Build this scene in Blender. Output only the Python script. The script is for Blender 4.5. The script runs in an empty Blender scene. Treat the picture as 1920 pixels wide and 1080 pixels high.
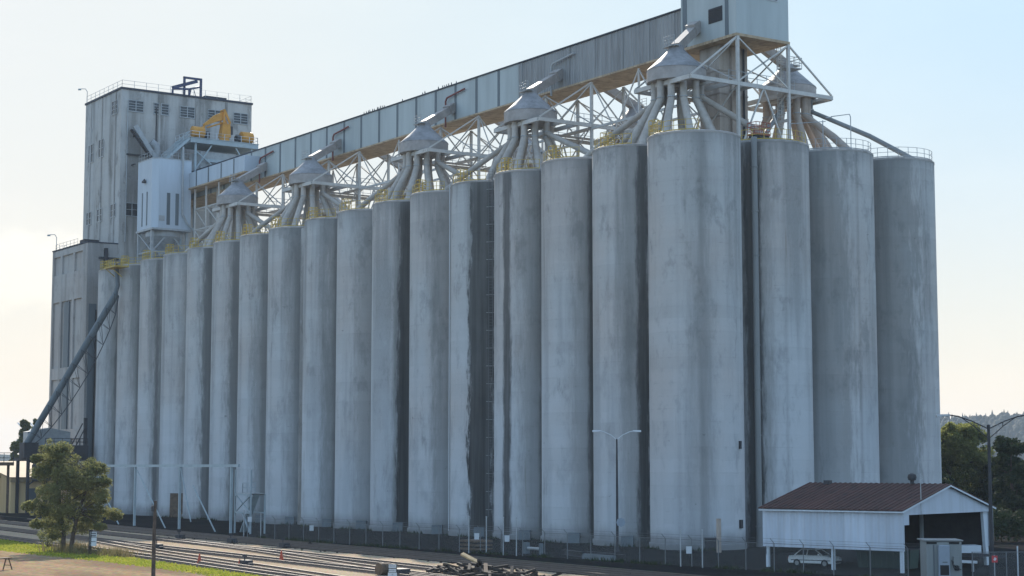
HAZE, SKY_CAP, SUN, EXPO = 0.000105, 3.9, 3.3, 1.3
BACK = (1.64, 2.14, 2.58)
import bpy, bmesh, math, random
from mathutils import Vector, Matrix
import numpy as np

scene = bpy.context.scene
COL = scene.collection
R = math.radians
rng = random.Random(7)

# ------------------------------------------------------------------ camera
CAM = Vector((-110.672, -131.589, 8.259))
TH, PIT = 0.594676, 0.098893
cam_d = bpy.data.cameras.new('camera')
cam_d.sensor_width = 36.0
cam_d.lens = 36.0 * 3290.92 / 1920.0
cam_d.clip_start = 0.5
cam_d.clip_end = 20000
cam = bpy.data.objects.new('camera', cam_d)
COL.objects.link(cam)
cam.location = CAM
FW = Vector((math.sin(TH) * math.cos(PIT), math.cos(TH) * math.cos(PIT), math.sin(PIT)))
cam.rotation_euler = FW.to_track_quat('-Z', 'Y').to_euler()
scene.camera = cam
RT = Vector((math.cos(TH), -math.sin(TH), 0))
FH = Vector((math.sin(TH), math.cos(TH), 0))

# ------------------------------------------------------------------ helpers
def tag(o, label=None, cat=None, group=None, kind=None):
    if label: o['label'] = label
    if cat: o['category'] = cat
    if group: o['group'] = group
    if kind: o['kind'] = kind
    return o

def empty(name, loc, rz=0.0):
    o = bpy.data.objects.new(name, None)
    o.empty_display_size = 0.3
    COL.objects.link(o)
    o.location = loc
    o.rotation_euler = (0, 0, rz)
    return o

def thing(name, loc, label, cat, group=None, rz=0.0):
    return tag(empty(name, loc, rz), label, cat, group)

def copy_tree(o, parent=None):
    c = o.copy()
    COL.objects.link(c)
    if parent is not None:
        c.parent = parent
    for ch in list(o.children):
        copy_tree(ch, c)
    return c

class MB:
    """collects shapes, builds them as ONE mesh object"""
    def __init__(self):
        self.v, self.f = [], []
    def add(self, vs, fs):
        n = len(self.v)
        self.v.extend([tuple(p) for p in vs])
        self.f.extend([tuple(i + n for i in q) for q in fs])
        return self
    def box(self, a, b):
        x0, y0, z0 = a; x1, y1, z1 = b
        vs = [(x0,y0,z0),(x1,y0,z0),(x1,y1,z0),(x0,y1,z0),(x0,y0,z1),(x1,y0,z1),(x1,y1,z1),(x0,y1,z1)]
        return self.add(vs, [(0,3,2,1),(4,5,6,7),(0,1,5,4),(1,2,6,5),(2,3,7,6),(3,0,4,7)])
    def beam(self, p, q, w, h=None, up=(0,0,1)):
        p, q = Vector(p), Vector(q)
        h = w if h is None else h
        d = (q - p)
        if d.length < 1e-6: return self
        d.normalize()
        u = Vector(up)
        if abs(d.dot(u)) > 0.98: u = Vector((1, 0, 0))
        s = d.cross(u).normalized()
        t = s.cross(d).normalized()
        vs = []
        for c in (p, q):
            for a, b in ((-1,-1),(1,-1),(1,1),(-1,1)):
                vs.append(c + s*(a*w/2) + t*(b*h/2))
        return self.add(vs, [(0,3,2,1),(4,5,6,7),(0,1,5,4),(1,2,6,5),(2,3,7,6),(3,0,4,7)])
    def tube(self, pts, r, n=8, caps=True):
        pts = [Vector(p) for p in pts]
        m = len(pts)
        rr = r if isinstance(r, (list, tuple)) else [r]*m
        rings = []
        prev = None
        for i in range(m):
            if i == 0: d = pts[1]-pts[0]
            elif i == m-1: d = pts[-1]-pts[-2]
            else: d = (pts[i+1]-pts[i]).normalized() + (pts[i]-pts[i-1]).normalized()
            d.normalize()
            if prev is None:
                u = Vector((0,0,1)) if abs(d.z) < 0.9 else Vector((1,0,0))
                s = d.cross(u).normalized()
            else:
                s = (prev - d*prev.dot(d)).normalized()
            prev = s
            t = d.cross(s)
            rings.append([pts[i] + (s*math.cos(2*math.pi*k/n) + t*math.sin(2*math.pi*k/n))*rr[i] for k in range(n)])
        vs = [p for ring in rings for p in ring]
        fs = []
        for i in range(m-1):
            for k in range(n):
                a, b = i*n+k, i*n+(k+1) % n
                fs.append((a, b, b+n, a+n))
        if caps:
            fs.append(tuple(range(n-1, -1, -1)))
            fs.append(tuple((m-1)*n+k for k in range(n)))
        return self.add(vs, fs)
    def lathe(self, prof, c=(0,0,0), n=24, cap=True):
        vs, fs = [], []
        for r, z in prof:
            for k in range(n):
                a = 2*math.pi*k/n
                vs.append((c[0]+r*math.cos(a), c[1]+r*math.sin(a), c[2]+z))
        for i in range(len(prof)-1):
            for k in range(n):
                a, b = i*n+k, i*n+(k+1) % n
                fs.append((a, b, b+n, a+n))
        if cap:
            fs.append(tuple(range(n-1, -1, -1)))
            fs.append(tuple((len(prof)-1)*n+k for k in range(n)))
        return self.add(vs, fs)
    def prism(self, poly, z0, z1):
        n = len(poly)
        vs = [(x, y, z0) for x, y in poly] + [(x, y, z1) for x, y in poly]
        fs = [tuple(range(n-1, -1, -1)), tuple(range(n, 2*n))]
        for i in range(n):
            j = (i+1) % n
            fs.append((i, j, n+j, n+i))
        return self.add(vs, fs)
    def xprism(self, prof, axis_pts):
        """profile given as two 3-D point lists (same length), joined as a solid"""
        a, b = axis_pts
        n = len(a)
        fs = [tuple(range(n-1, -1, -1)), tuple(range(n, 2*n))]
        for i in range(n):
            j = (i+1) % n
            fs.append((i, j, n+j, n+i))
        return self.add(list(a)+list(b), fs)
    def quad(self, a, b, c, d):
        return self.add([a, b, c, d], [(0,1,2,3)])
    def build(self, name, mat, parent=None, smooth=False, bevel=0.0, fix=True):
        me = bpy.data.meshes.new(name)
        me.from_pydata(self.v, [], self.f)
        if fix:
            bm = bmesh.new(); bm.from_mesh(me)
            bmesh.ops.recalc_face_normals(bm, faces=bm.faces)
            bm.to_mesh(me); bm.free()
        me.materials.append(mat)
        if smooth:
            me.polygons.foreach_set('use_smooth', [True]*len(me.polygons))
            try: me.set_sharp_from_angle(angle=R(40))
            except Exception: pass
        me.update()
        o = bpy.data.objects.new(name, me)
        COL.objects.link(o)
        if parent is not None: o.parent = parent
        if bevel:
            m = o.modifiers.new('bevel', 'BEVEL'); m.width = bevel; m.segments = 2; m.limit_method = 'ANGLE'
        return o

# ------------------------------------------------------------------ materials
class NB:
    def __init__(self, name):
        self.m = bpy.data.materials.new(name); self.m.use_nodes = True
        self.t = self.m.node_tree; self.n = self.t.nodes; self.l = self.t.links
        self.bsdf = self.n['Principled BSDF']; self.out = self.n['Material Output']
        self.co = self.n.new('ShaderNodeTexCoord')
    def link(self, a, b): self.l.new(a, b)
    def val(self, x, sock):
        if hasattr(x, 'links') or hasattr(x, 'is_linked'): self.l.new(x, sock)
        else: sock.default_value = x
    def math(self, op, a, b=0.0, c=None, clamp=False):
        n = self.n.new('ShaderNodeMath'); n.operation = op; n.use_clamp = clamp
        self.val(a, n.inputs[0]); self.val(b, n.inputs[1])
        if c is not None: self.val(c, n.inputs[2])
        return n.outputs[0]
    def mapping(self, scale, vec=None, offs=None):
        n = self.n.new('ShaderNodeMapping')
        n.inputs['Scale'].default_value = scale
        self.l.new(vec if vec is not None else self.co.outputs['Object'], n.inputs['Vector'])
        if offs is not None: self.l.new(offs, n.inputs['Location'])
        return n.outputs[0]
    def noise(self, vec, scale=1.0, detail=4.0, rough=0.55, w=None):
        n = self.n.new('ShaderNodeTexNoise')
        n.inputs['Scale'].default_value = scale; n.inputs['Detail'].default_value = detail
        n.inputs['Roughness'].default_value = rough
        self.l.new(vec, n.inputs['Vector'])
        return n.outputs['Fac']
    def voro(self, vec, scale=1.0, feat='F1'):
        n = self.n.new('ShaderNodeTexVoronoi'); n.feature = feat
        n.inputs['Scale'].default_value = scale
        self.l.new(vec, n.inputs['Vector'])
        return n
    def ramp(self, x, a, b, lo=0.0, hi=1.0, smooth=True):
        n = self.n.new('ShaderNodeMapRange')
        n.interpolation_type = 'SMOOTHSTEP' if smooth else 'LINEAR'
        self.l.new(x, n.inputs['Value'])
        n.inputs['From Min'].default_value = a; n.inputs['From Max'].default_value = b
        n.inputs['To Min'].default_value = lo; n.inputs['To Max'].default_value = hi
        return n.outputs['Result']
    def mix(self, fac, a, b, mode='MIX'):
        n = self.n.new('ShaderNodeMix'); n.data_type = 'RGBA'; n.blend_type = mode
        self.val(fac, n.inputs[0])
        for x, s in ((a, n.inputs[6]), (b, n.inputs[7])):
            if isinstance(x, (tuple, list)): s.default_value = (*x[:3], 1)
            else: self.l.new(x, s)
        return n.outputs[2]
    def sep(self, vec):
        n = self.n.new('ShaderNodeSeparateXYZ'); self.l.new(vec, n.inputs[0]); return n.outputs
    def comb(self, x, y, z):
        n = self.n.new('ShaderNodeCombineXYZ')
        for i, q in enumerate((x, y, z)): self.val(q, n.inputs[i])
        return n.outputs[0]
    def rand(self):
        n = self.n.new('ShaderNodeObjectInfo'); return n.outputs['Random']
    def attr(self, name):
        n = self.n.new('ShaderNodeAttribute'); n.attribute_type = 'OBJECT'; n.attribute_name = name
        return n.outputs['Fac']
    def bump(self, h, strength=0.3, dist=0.05):
        n = self.n.new('ShaderNodeBump'); n.inputs['Strength'].default_value = strength
        n.inputs['Distance'].default_value = dist
        self.l.new(h, n.inputs['Height']); self.l.new(n.outputs[0], self.bsdf.inputs['Normal'])
    def done(self, col=None, rough=0.8, metal=0.0, spec=0.3):
        if col is not None:
            if isinstance(col, (tuple, list)): self.bsdf.inputs['Base Color'].default_value = (*col[:3], 1)
            else: self.l.new(col, self.bsdf.inputs['Base Color'])
        self.val(rough, self.bsdf.inputs['Roughness'])
        self.bsdf.inputs['Metallic'].default_value = metal
        self.bsdf.inputs['Specular IOR Level'].default_value = spec
        return self.m

def paint(name, col, rust=0.0, rough=0.6, var=0.18, scale=0.8, streak=False, rustcol=(0.10,0.05,0.03), metal=0.0):
    b = NB(name)
    v = b.mapping((1, 1, 0.12 if streak else 1), offs=b.comb(b.math('MULTIPLY', b.rand(), 37.0), 0.0, 0.0))
    n1 = b.noise(v, scale, 5)
    n2 = b.noise(v, scale*5, 4)
    f = b.math('ADD', b.math('MULTIPLY', n1, 0.7), b.math('MULTIPLY', n2, 0.3))
    c = b.mix(b.ramp(f, 0.3, 0.7), [x*(1-var) for x in col], [min(1, x*(1+var)) for x in col])
    if rust:
        c = b.mix(b.math('MULTIPLY', b.ramp(n1, 0.72-rust*0.4, 0.85-rust*0.3), 0.8), c, rustcol)
    b.bump(n2, 0.12, 0.02)
    return b.done(c, rough, metal)

def concrete(name, base, dark, tan, sil=False, stain=0.6):
    """weathered slip-formed concrete: broad run-off streaks, pour bands, patches and blotches"""
    b = NB(name)
    offs = b.comb(b.math('MULTIPLY', b.rand(), 61.0), b.math('MULTIPLY', b.rand(), 23.0), b.math('MULTIPLY', b.rand(), 11.0))
    st = b.noise(b.mapping((0.36, 0.36, 0.020), offs=offs), 1.0, 5, 0.6)
    st2 = b.noise(b.mapping((1.5, 1.5, 0.045), offs=offs), 1.0, 5, 0.65)
    bl = b.noise(b.mapping((0.11, 0.11, 0.07), offs=offs), 1.0, 5, 0.55)
    bl2 = b.noise(b.mapping((0.42, 0.42, 0.22), offs=offs), 1.0, 7, 0.68)
    band = b.noise(b.mapping((0.02, 0.02, 0.62), offs=offs), 1.0, 3, 0.7)
    fine = b.noise(b.mapping((5, 5, 3)), 1.0, 5, 0.65)
    c = b.mix(b.ramp(bl, 0.36, 0.66), base, tan)
    c = b.mix(b.math('MULTIPLY', b.ramp(st, 0.47, 0.64), stain), c, dark)
    c = b.mix(b.math('MULTIPLY', b.ramp(bl2, 0.53, 0.66), 0.50*stain/0.6), c, dark)
    bl3 = b.noise(b.mapping((0.9, 0.9, 0.6), offs=offs), 1.0, 6, 0.7)
    c = b.mix(b.math('MULTIPLY', b.ramp(bl3, 0.58, 0.70), 0.30), c, dark)
    c = b.mix(b.math('MULTIPLY', b.ramp(bl3, 0.42, 0.30), 0.16), c, (0.52, 0.52, 0.51))
    c = b.mix(b.math('MULTIPLY', b.math('MULTIPLY', b.ramp(st2, 0.52, 0.78), b.ramp(bl, 0.4, 0.6)), 0.30), c, dark)
    c = b.mix(b.math('MULTIPLY', b.ramp(band, 0.38, 0.62), 0.13), c, [x*0.6 for x in base])
    c = b.mix(b.ramp(fine, 0.3, 0.7, 0, 0.09), c, (0.55, 0.55, 0.54))
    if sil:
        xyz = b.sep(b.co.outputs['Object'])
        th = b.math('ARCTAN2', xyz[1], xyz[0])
        skylit = b.ramp(b.math('ADD', xyz[2], b.math('MULTIPLY', b.math('SUBTRACT', bl, 0.5), 26.0)), 1.0, 30.0, 0.62, 0.0)  # paler, bluer toward the foot: blue skylight painted into the concrete colour
        c = b.mix(skylit, c, b.mix(b.ramp(bl2, 0.45, 0.75, 0.0, 0.6), (0.475, 0.50, 0.525), (0.33, 0.35, 0.37)))
        # tall ragged soot-like blotches, a few on every wall
        so = b.noise(b.mapping((0.42, 0.42, 0.095), offs=offs), 1.0, 8, 0.72)
        c = b.mix(b.math('MULTIPLY', b.ramp(so, 0.59, 0.70), 0.38), c, (0.10, 0.10, 0.095))
        sp = b.noise(b.mapping((1.1, 1.1, 1.6), offs=offs), 1.0, 3, 0.5)
        c = b.mix(b.math('MULTIPLY', b.ramp(sp, 0.72, 0.78), 0.5), c, (0.07, 0.07, 0.066))
        # slip-form lifts: thin joint lines every 1.2 m, mostly faint, some darker
        lift = b.math('FRACT', b.math('DIVIDE', b.math('ADD', xyz[2], b.math('MULTIPLY', bl2, 0.12)), 1.22))
        ln_ = b.math('MULTIPLY', b.ramp(lift, 0.93, 0.97), b.ramp(bl3, 0.45, 0.65, 0.0, 0.22))
        c = b.mix(ln_, c, (0.16, 0.16, 0.155))
        lv = b.math('FLOOR', b.math('DIVIDE', xyz[2], 1.22))
        wn_ = b.n.new('ShaderNodeTexWhiteNoise'); wn_.noise_dimensions = '2D'; b.link(b.comb(lv, b.math('MULTIPLY', b.rand(), 90.0), 0.0), wn_.inputs['Vector'])
        c = b.mix(b.math('MULTIPLY', wn_.outputs['Value'], 0.13), c, (0.2, 0.2, 0.195))
        # rectangular form-board patches and repairs
        pw = b.n.new('ShaderNodeTexWhiteNoise'); pw.noise_dimensions = '3D'
        b.link(b.comb(b.math('FLOOR', b.math('MULTIPLY', th, 3.6)), b.math('FLOOR', b.math('DIVIDE', xyz[2], 2.44)), b.math('MULTIPLY', b.rand(), 50.0)), pw.inputs['Vector'])
        c = b.mix(b.math('MULTIPLY', b.ramp(pw.outputs['Value'], 0.92, 0.95), 0.06), c, (0.5, 0.5, 0.49))
        c = b.mix(b.math('MULTIPLY', b.ramp(pw.outputs['Value'], 0.10, 0.07), 0.06), c, (0.14, 0.14, 0.135))
        # rust runs from embedded steel
        rs_ = b.noise(b.mapping((2.2, 2.2, 0.09), offs=offs), 1.0, 3, 0.5)
        c = b.mix(b.math('MULTIPLY', b.ramp(rs_, 0.70, 0.80), 0.35), c, (0.17, 0.10, 0.06))
        th = b.math('ARCTAN2', xyz[1], xyz[0])
        edge = b.noise(b.mapping((1.3, 1.3, 0.20), offs=offs), 1.0, 6, 0.62)
        edge2 = b.noise(b.mapping((0.3, 0.3, 0.09), offs=offs), 1.0, 3, 0.5)
        rag = b.noise(b.mapping((2.6, 2.6, 0.42), offs=offs), 1.0, 7, 0.75)
        wob = b.math('ADD', -0.15, b.math('ADD', b.math('MULTIPLY', edge, 0.95), b.math('ADD', b.math('MULTIPLY', edge2, 0.9), b.math('MULTIPLY', rag, 1.5))))
        wob = b.math('SUBTRACT', wob, 0.47)
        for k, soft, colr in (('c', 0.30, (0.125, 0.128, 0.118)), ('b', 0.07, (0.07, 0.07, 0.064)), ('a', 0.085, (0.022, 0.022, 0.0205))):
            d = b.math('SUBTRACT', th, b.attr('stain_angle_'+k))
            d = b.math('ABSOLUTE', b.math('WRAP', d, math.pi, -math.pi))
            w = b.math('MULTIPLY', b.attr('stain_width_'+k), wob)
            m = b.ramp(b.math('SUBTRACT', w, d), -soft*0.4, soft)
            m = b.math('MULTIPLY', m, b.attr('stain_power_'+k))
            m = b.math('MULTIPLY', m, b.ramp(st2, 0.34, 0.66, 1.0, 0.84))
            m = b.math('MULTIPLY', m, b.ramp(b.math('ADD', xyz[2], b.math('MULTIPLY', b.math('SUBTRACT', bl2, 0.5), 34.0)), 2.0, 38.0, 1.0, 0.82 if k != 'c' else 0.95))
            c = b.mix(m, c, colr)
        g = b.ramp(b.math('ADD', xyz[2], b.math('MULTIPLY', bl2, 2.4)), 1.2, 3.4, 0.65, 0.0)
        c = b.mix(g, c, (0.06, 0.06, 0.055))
        g2 = b.math('MULTIPLY', b.ramp(b.math('ADD', xyz[2], b.math('MULTIPLY', st2, 3.5)), 39.6, 42.5), 0.45)
        c = b.mix(g2, c, dark)
    h = b.math('ADD', b.math('MULTIPLY', band, 0.6), b.math('MULTIPLY', fine, 0.4))
    b.bump(h, 0.22, 0.05)
    return b.done(c, b.ramp(st, 0.3, 0.8, 0.8, 0.95), 0.0, 0.25)

def corrugated(name, col, pitch, axis, dirt=(0.06,0.05,0.045), amt=0.4, rough=0.6):
    b = NB(name)
    xyz = b.sep(b.co.outputs['Object'])
    a = xyz[axis]
    w = b.math('SINE', b.math('MULTIPLY', a, 2*math.pi/pitch))
    sheet = b.math('FLOOR', b.math('DIVIDE', a, pitch*3.0))
    wn = b.n.new('ShaderNodeTexWhiteNoise'); wn.noise_dimensions = '1D'; b.link(sheet, wn.inputs['W'])
    sc = [1.2, 1.2, 1.2]; sc[2] = 0.12
    n1 = b.noise(b.mapping(tuple(sc)), 1.0, 6, 0.65)
    c = b.mix(b.math('MULTIPLY', wn.outputs['Value'], 0.45), col, [x*0.62 for x in col])
    c = b.mix(b.math('MULTIPLY', b.ramp(n1, 0.4, 0.75), amt), c, dirt)
    b.bump(w, 0.8, 0.05)
    return b.done(c, rough, 0.0, 0.35)

M = {}
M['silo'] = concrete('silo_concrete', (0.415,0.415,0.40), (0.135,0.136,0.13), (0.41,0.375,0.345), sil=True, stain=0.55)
M['tower'] = concrete('tower_concrete', (0.40,0.39,0.37), (0.10,0.092,0.08), (0.37,0.345,0.31), stain=0.65)
M['annex'] = concrete('annex_concrete', (0.34,0.325,0.305), (0.13,0.125,0.115), (0.33,0.295,0.265), stain=0.55)
M['deck'] = concrete('deck_concrete', (0.36,0.36,0.35), (0.18,0.18,0.17), (0.38,0.35,0.32))
M['panel'] = paint('gallery_panel_paint', (0.335,0.365,0.355), 0.0, 0.5, 0.16, 0.25, True)
M['strip'] = paint('gallery_joint_strip', (0.10,0.12,0.13), 0.0, 0.55, 0.2, 0.6, True)
M['corr'] = corrugated('gallery_corrugated', (0.27,0.27,0.262), 0.5, 1, amt=0.5)
M['plank'] = corrugated('gallery_floor_boards', (0.47,0.35,0.225), 0.55, 1, (0.09,0.06,0.04), 0.55, 0.8)
M['hood'] = paint('hood_steel', (0.29,0.265,0.245), 0.25, 0.62, 0.22, 0.5, False, (0.22,0.19,0.16))
M['hoodcone'] = paint('hood_cone_steel', (0.23,0.225,0.225), 0.25, 0.6, 0.3, 0.5, False, (0.17,0.15,0.13))
M['spout'] = paint('spout_steel', (0.345,0.31,0.27), 0.28, 0.6, 0.2, 0.5, False, (0.2,0.16,0.125))
M['spouttan'] = paint('spout_tan', (0.33,0.27,0.22), 0.25, 0.65, 0.2, 0.5, False, (0.2,0.13,0.09))
M['steel'] = paint('pale_steel_paint', (0.44,0.42,0.385), 0.26, 0.55, 0.15, 0.7, False, (0.17,0.12,0.09))
M['bluesteel'] = paint('pale_blue_steel_paint', (0.29,0.34,0.355), 0.12, 0.55, 0.12, 0.7, False, (0.17,0.12,0.09))
M['galv'] = paint('galvanised_steel', (0.30,0.31,0.31), 0.05, 0.45, 0.15, 1.5)
M['fencesteel'] = paint('weathered_fence_steel', (0.13,0.135,0.135), 0.1, 0.5, 0.15, 1.5)
M['yellow'] = paint('yellow_rail_paint', (0.43,0.30,0.055), 0.14, 0.5, 0.15, 2.0)
M['orange'] = paint('orange_crane_paint', (0.48,0.22,0.03), 0.1, 0.5, 0.15, 0.8)
M['white'] = paint('white_wall_paint', (0.50,0.54,0.57), 0.03, 0.55, 0.06, 0.6, True, (0.35,0.3,0.25))
M['whitecorr'] = corrugated('white_metal_siding', (0.50,0.545,0.60), 0.6, 0, (0.22,0.22,0.21), 0.3)
M['box'] = paint('belt_house_siding', (0.38,0.425,0.465), 0.06, 0.5, 0.08, 0.5, True, (0.3,0.25,0.2))
M['navy'] = paint('dark_blue_steel', (0.03,0.04,0.09), 0.0, 0.5, 0.2)
M['dark'] = paint('dark_steel', (0.035,0.035,0.038), 0.15, 0.7, 0.25, 0.8, False, (0.08,0.045,0.03))
M['black'] = paint('black_rubber', (0.015,0.015,0.016), 0.0, 0.8, 0.2, 2.0)
M['redpipe'] = paint('oxide_red_pipe', (0.17,0.045,0.035), 0.1, 0.55, 0.2, 1.5)
M['redlift'] = paint('red_lift_paint', (0.26,0.075,0.04), 0.1, 0.5, 0.2, 1.5)
M['glass'] = paint('dusty_window_glass', (0.035,0.04,0.045), 0.0, 0.25, 0.4, 1.2)
M['roofedge'] = paint('dark_roof_edge', (0.035,0.04,0.055), 0.0, 0.7, 0.2)
M['rail'] = paint('steel_rail', (0.12,0.095,0.08), 0.0, 0.6, 0.15, 1.0, metal=0.3)
M['pipegrey'] = paint('pipe_grey', (0.19,0.195,0.19), 0.1, 0.7, 0.15, 0.5, True)
M['tie'] = paint('creosoted_timber', (0.03,0.024,0.02), 0.0, 0.95, 0.4, 1.2)
M['timber'] = paint('weathered_timber', (0.11,0.075,0.05), 0.0, 0.9, 0.35, 2.0)
M['palewood'] = paint('pale_fresh_timber', (0.5,0.34,0.18), 0.0, 0.8, 0.2, 2.0)
M['cone'] = paint('cone_orange', (0.36,0.055,0.02), 0.0, 0.5, 0.15, 3.0)
M['signwhite'] = paint('sign_white', (0.46,0.48,0.49), 0.0, 0.5, 0.05, 2.0)
M['signblack'] = paint('sign_black', (0.02,0.024,0.02), 0.0, 0.6, 0.1, 2.0)
M['signred'] = paint('sign_red', (0.42,0.05,0.05), 0.0, 0.5, 0.1, 2.0)
M['carwhite'] = paint('car_white', (0.80,0.83,0.84), 0.0, 0.28, 0.05, 1.0)
M['carolive'] = paint('car_olive', (0.045,0.05,0.045), 0.0, 0.35, 0.1, 1.0)
M['green'] = paint('dumpster_green', (0.018,0.04,0.032), 0.0, 0.55, 0.2, 1.0)
M['shelter'] = paint('shelter_beige_grey', (0.19,0.205,0.20), 0.05, 0.5, 0.08, 0.8, True)
M['acunit'] = paint('air_conditioner_grey', (0.22,0.255,0.29), 0.0, 0.45, 0.06, 1.0)
M['cream'] = paint('cream_wall', (0.66,0.47,0.25), 0.05, 0.75, 0.1, 0.4, True, (0.4,0.33,0.22))
M['creamroof'] = paint('pale_roof', (0.32,0.235,0.135), 0.0, 0.8, 0.1, 0.3)
M['tan'] = concrete('shaft_concrete', (0.40,0.345,0.29), (0.19,0.15,0.12), (0.43,0.36,0.295))
M['bird'] = paint('pigeon_grey', (0.05,0.055,0.065), 0.0, 0.8, 0.3, 6.0)
M['roofrust'] = corrugated('rusty_roof_sheets', (0.075,0.031,0.024), 0.95, 0, (0.018,0.012,0.011), 0.75, 0.75)
M['bark'] = paint('bark', (0.07,0.052,0.04), 0.0, 0.95, 0.4, 2.5)
M['portcrane'] = paint('pale_crane_paint', (0.5,0.5,0.5), 0.0, 0.6, 0.05)

def leaf(name, c1, c2, c3, trans=0.35, scale=0.5):
    b = NB(name)
    n = b.noise(b.mapping((1,1,1)), scale, 3)
    n2 = b.noise(b.mapping((1,1,1)), scale*7, 2)
    c = b.mix(b.ramp(n, 0.35, 0.65), c1, c2)
    c = b.mix(b.ramp(n2, 0.5, 0.75, 0, 0.8), c, c3)
    b.done(c, 0.75, 0.0, 0.06)
    t = b.n.new('ShaderNodeBsdfTranslucent'); b.link(c, t.inputs['Color'])
    m = b.n.new('ShaderNodeMixShader'); m.inputs[0].default_value = trans
    b.link(b.bsdf.outputs[0], m.inputs[1]); b.link(t.outputs[0], m.inputs[2]); b.link(m.outputs[0], b.out.inputs[0])
    return b.m
M['pine'] = leaf('pine_foliage', (0.12,0.135,0.055), (0.20,0.20,0.08), (0.34,0.31,0.13), 0.55)
M['broad'] = leaf('broadleaf_foliage', (0.11,0.13,0.04), (0.20,0.21,0.07), (0.33,0.31,0.12), 0.6, 0.35)
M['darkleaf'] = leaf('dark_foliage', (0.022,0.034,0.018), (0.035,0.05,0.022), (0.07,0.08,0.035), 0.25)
M['poplar'] = leaf('poplar_foliage', (0.05,0.07,0.02), (0.09,0.10,0.03), (0.14,0.14,0.05), 0.4)
M['grassblade'] = leaf('grass_blades', (0.20,0.24,0.03), (0.30,0.30,0.045), (0.42,0.34,0.09), 0.45, 0.25)
M['weed'] = leaf('dry_weeds', (0.14,0.12,0.05), (0.20,0.15,0.08), (0.11,0.13,0.05), 0.35, 0.8)
M['hillwood'] = leaf('hill_woodland', (0.014,0.022,0.015), (0.02,0.03,0.018), (0.026,0.034,0.02), 0.02, 0.01)
# ------------------------------------------------------------------ silos
H, SR, SP, GAP = 40.08, 4.575, 9.14, 1.54
def sy(j): return j*SP + (GAP if j >= 9 else 0.0)

def ang_at(c, phi):
    """world angle of the wall point that lies phi degrees to the right of the side facing the viewpoint"""
    f = Vector((c[0]-CAM.x, c[1]-CAM.y, 0)).normalized()
    r = Vector((f.y, -f.x, 0))
    p = R(phi)
    d = -f*math.cos(p) + r*math.sin(p)
    return math.atan2(d.y, d.x)

def silo_wall_mesh():
    mb = MB()
    n = 72
    zs = [0, 5, 10, 15, 20, 25, 30, 35, H-0.02]
    mb.lathe([(SR+0.14, -0.3), (SR+0.14, 0.55), (SR, 0.6)] + [(SR, z) for z in zs[1:]], n=n, cap=False)
    return mb

proto = empty('grain_silo', (0, 0, 0))
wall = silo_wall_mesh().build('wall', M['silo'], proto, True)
rimmb = MB().lathe([(SR-0.5, H-0.22), (SR+0.03, H-0.2), (SR+0.035, H-0.02), (SR-0.04, H+0.04), (0.3, H+0.10)], n=72)
rim = rimmb.build('roof_slab', M['annex'], proto, True)
for k in ('a', 'b', 'c'):
    wall['stain_angle_'+k] = 0.0; wall['stain_width_'+k] = 0.05; wall['stain_power_'+k] = 0.0

def rail_arc(a0, a1, r, n, z, mat_name, parent, name='guard_rail', post=0.032):
    mb = MB()
    pts = [a0 + (a1-a0)*i/n for i in range(n+1)]
    for dz in (0.55, 1.07):
        mb.tube([(r*math.cos(a), r*math.sin(a), z+dz) for a in pts], 0.026, 5)
    for a in pts[::2]:
        mb.tube([(r*math.cos(a), r*math.sin(a), z), (r*math.cos(a), r*math.sin(a), z+1.08)], post, 5)
    mb.tube([(r*math.cos(a), r*math.sin(a), z+0.1) for a in pts], 0.05, 4)
    return mb.build(name, M[mat_name], parent)

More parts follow.
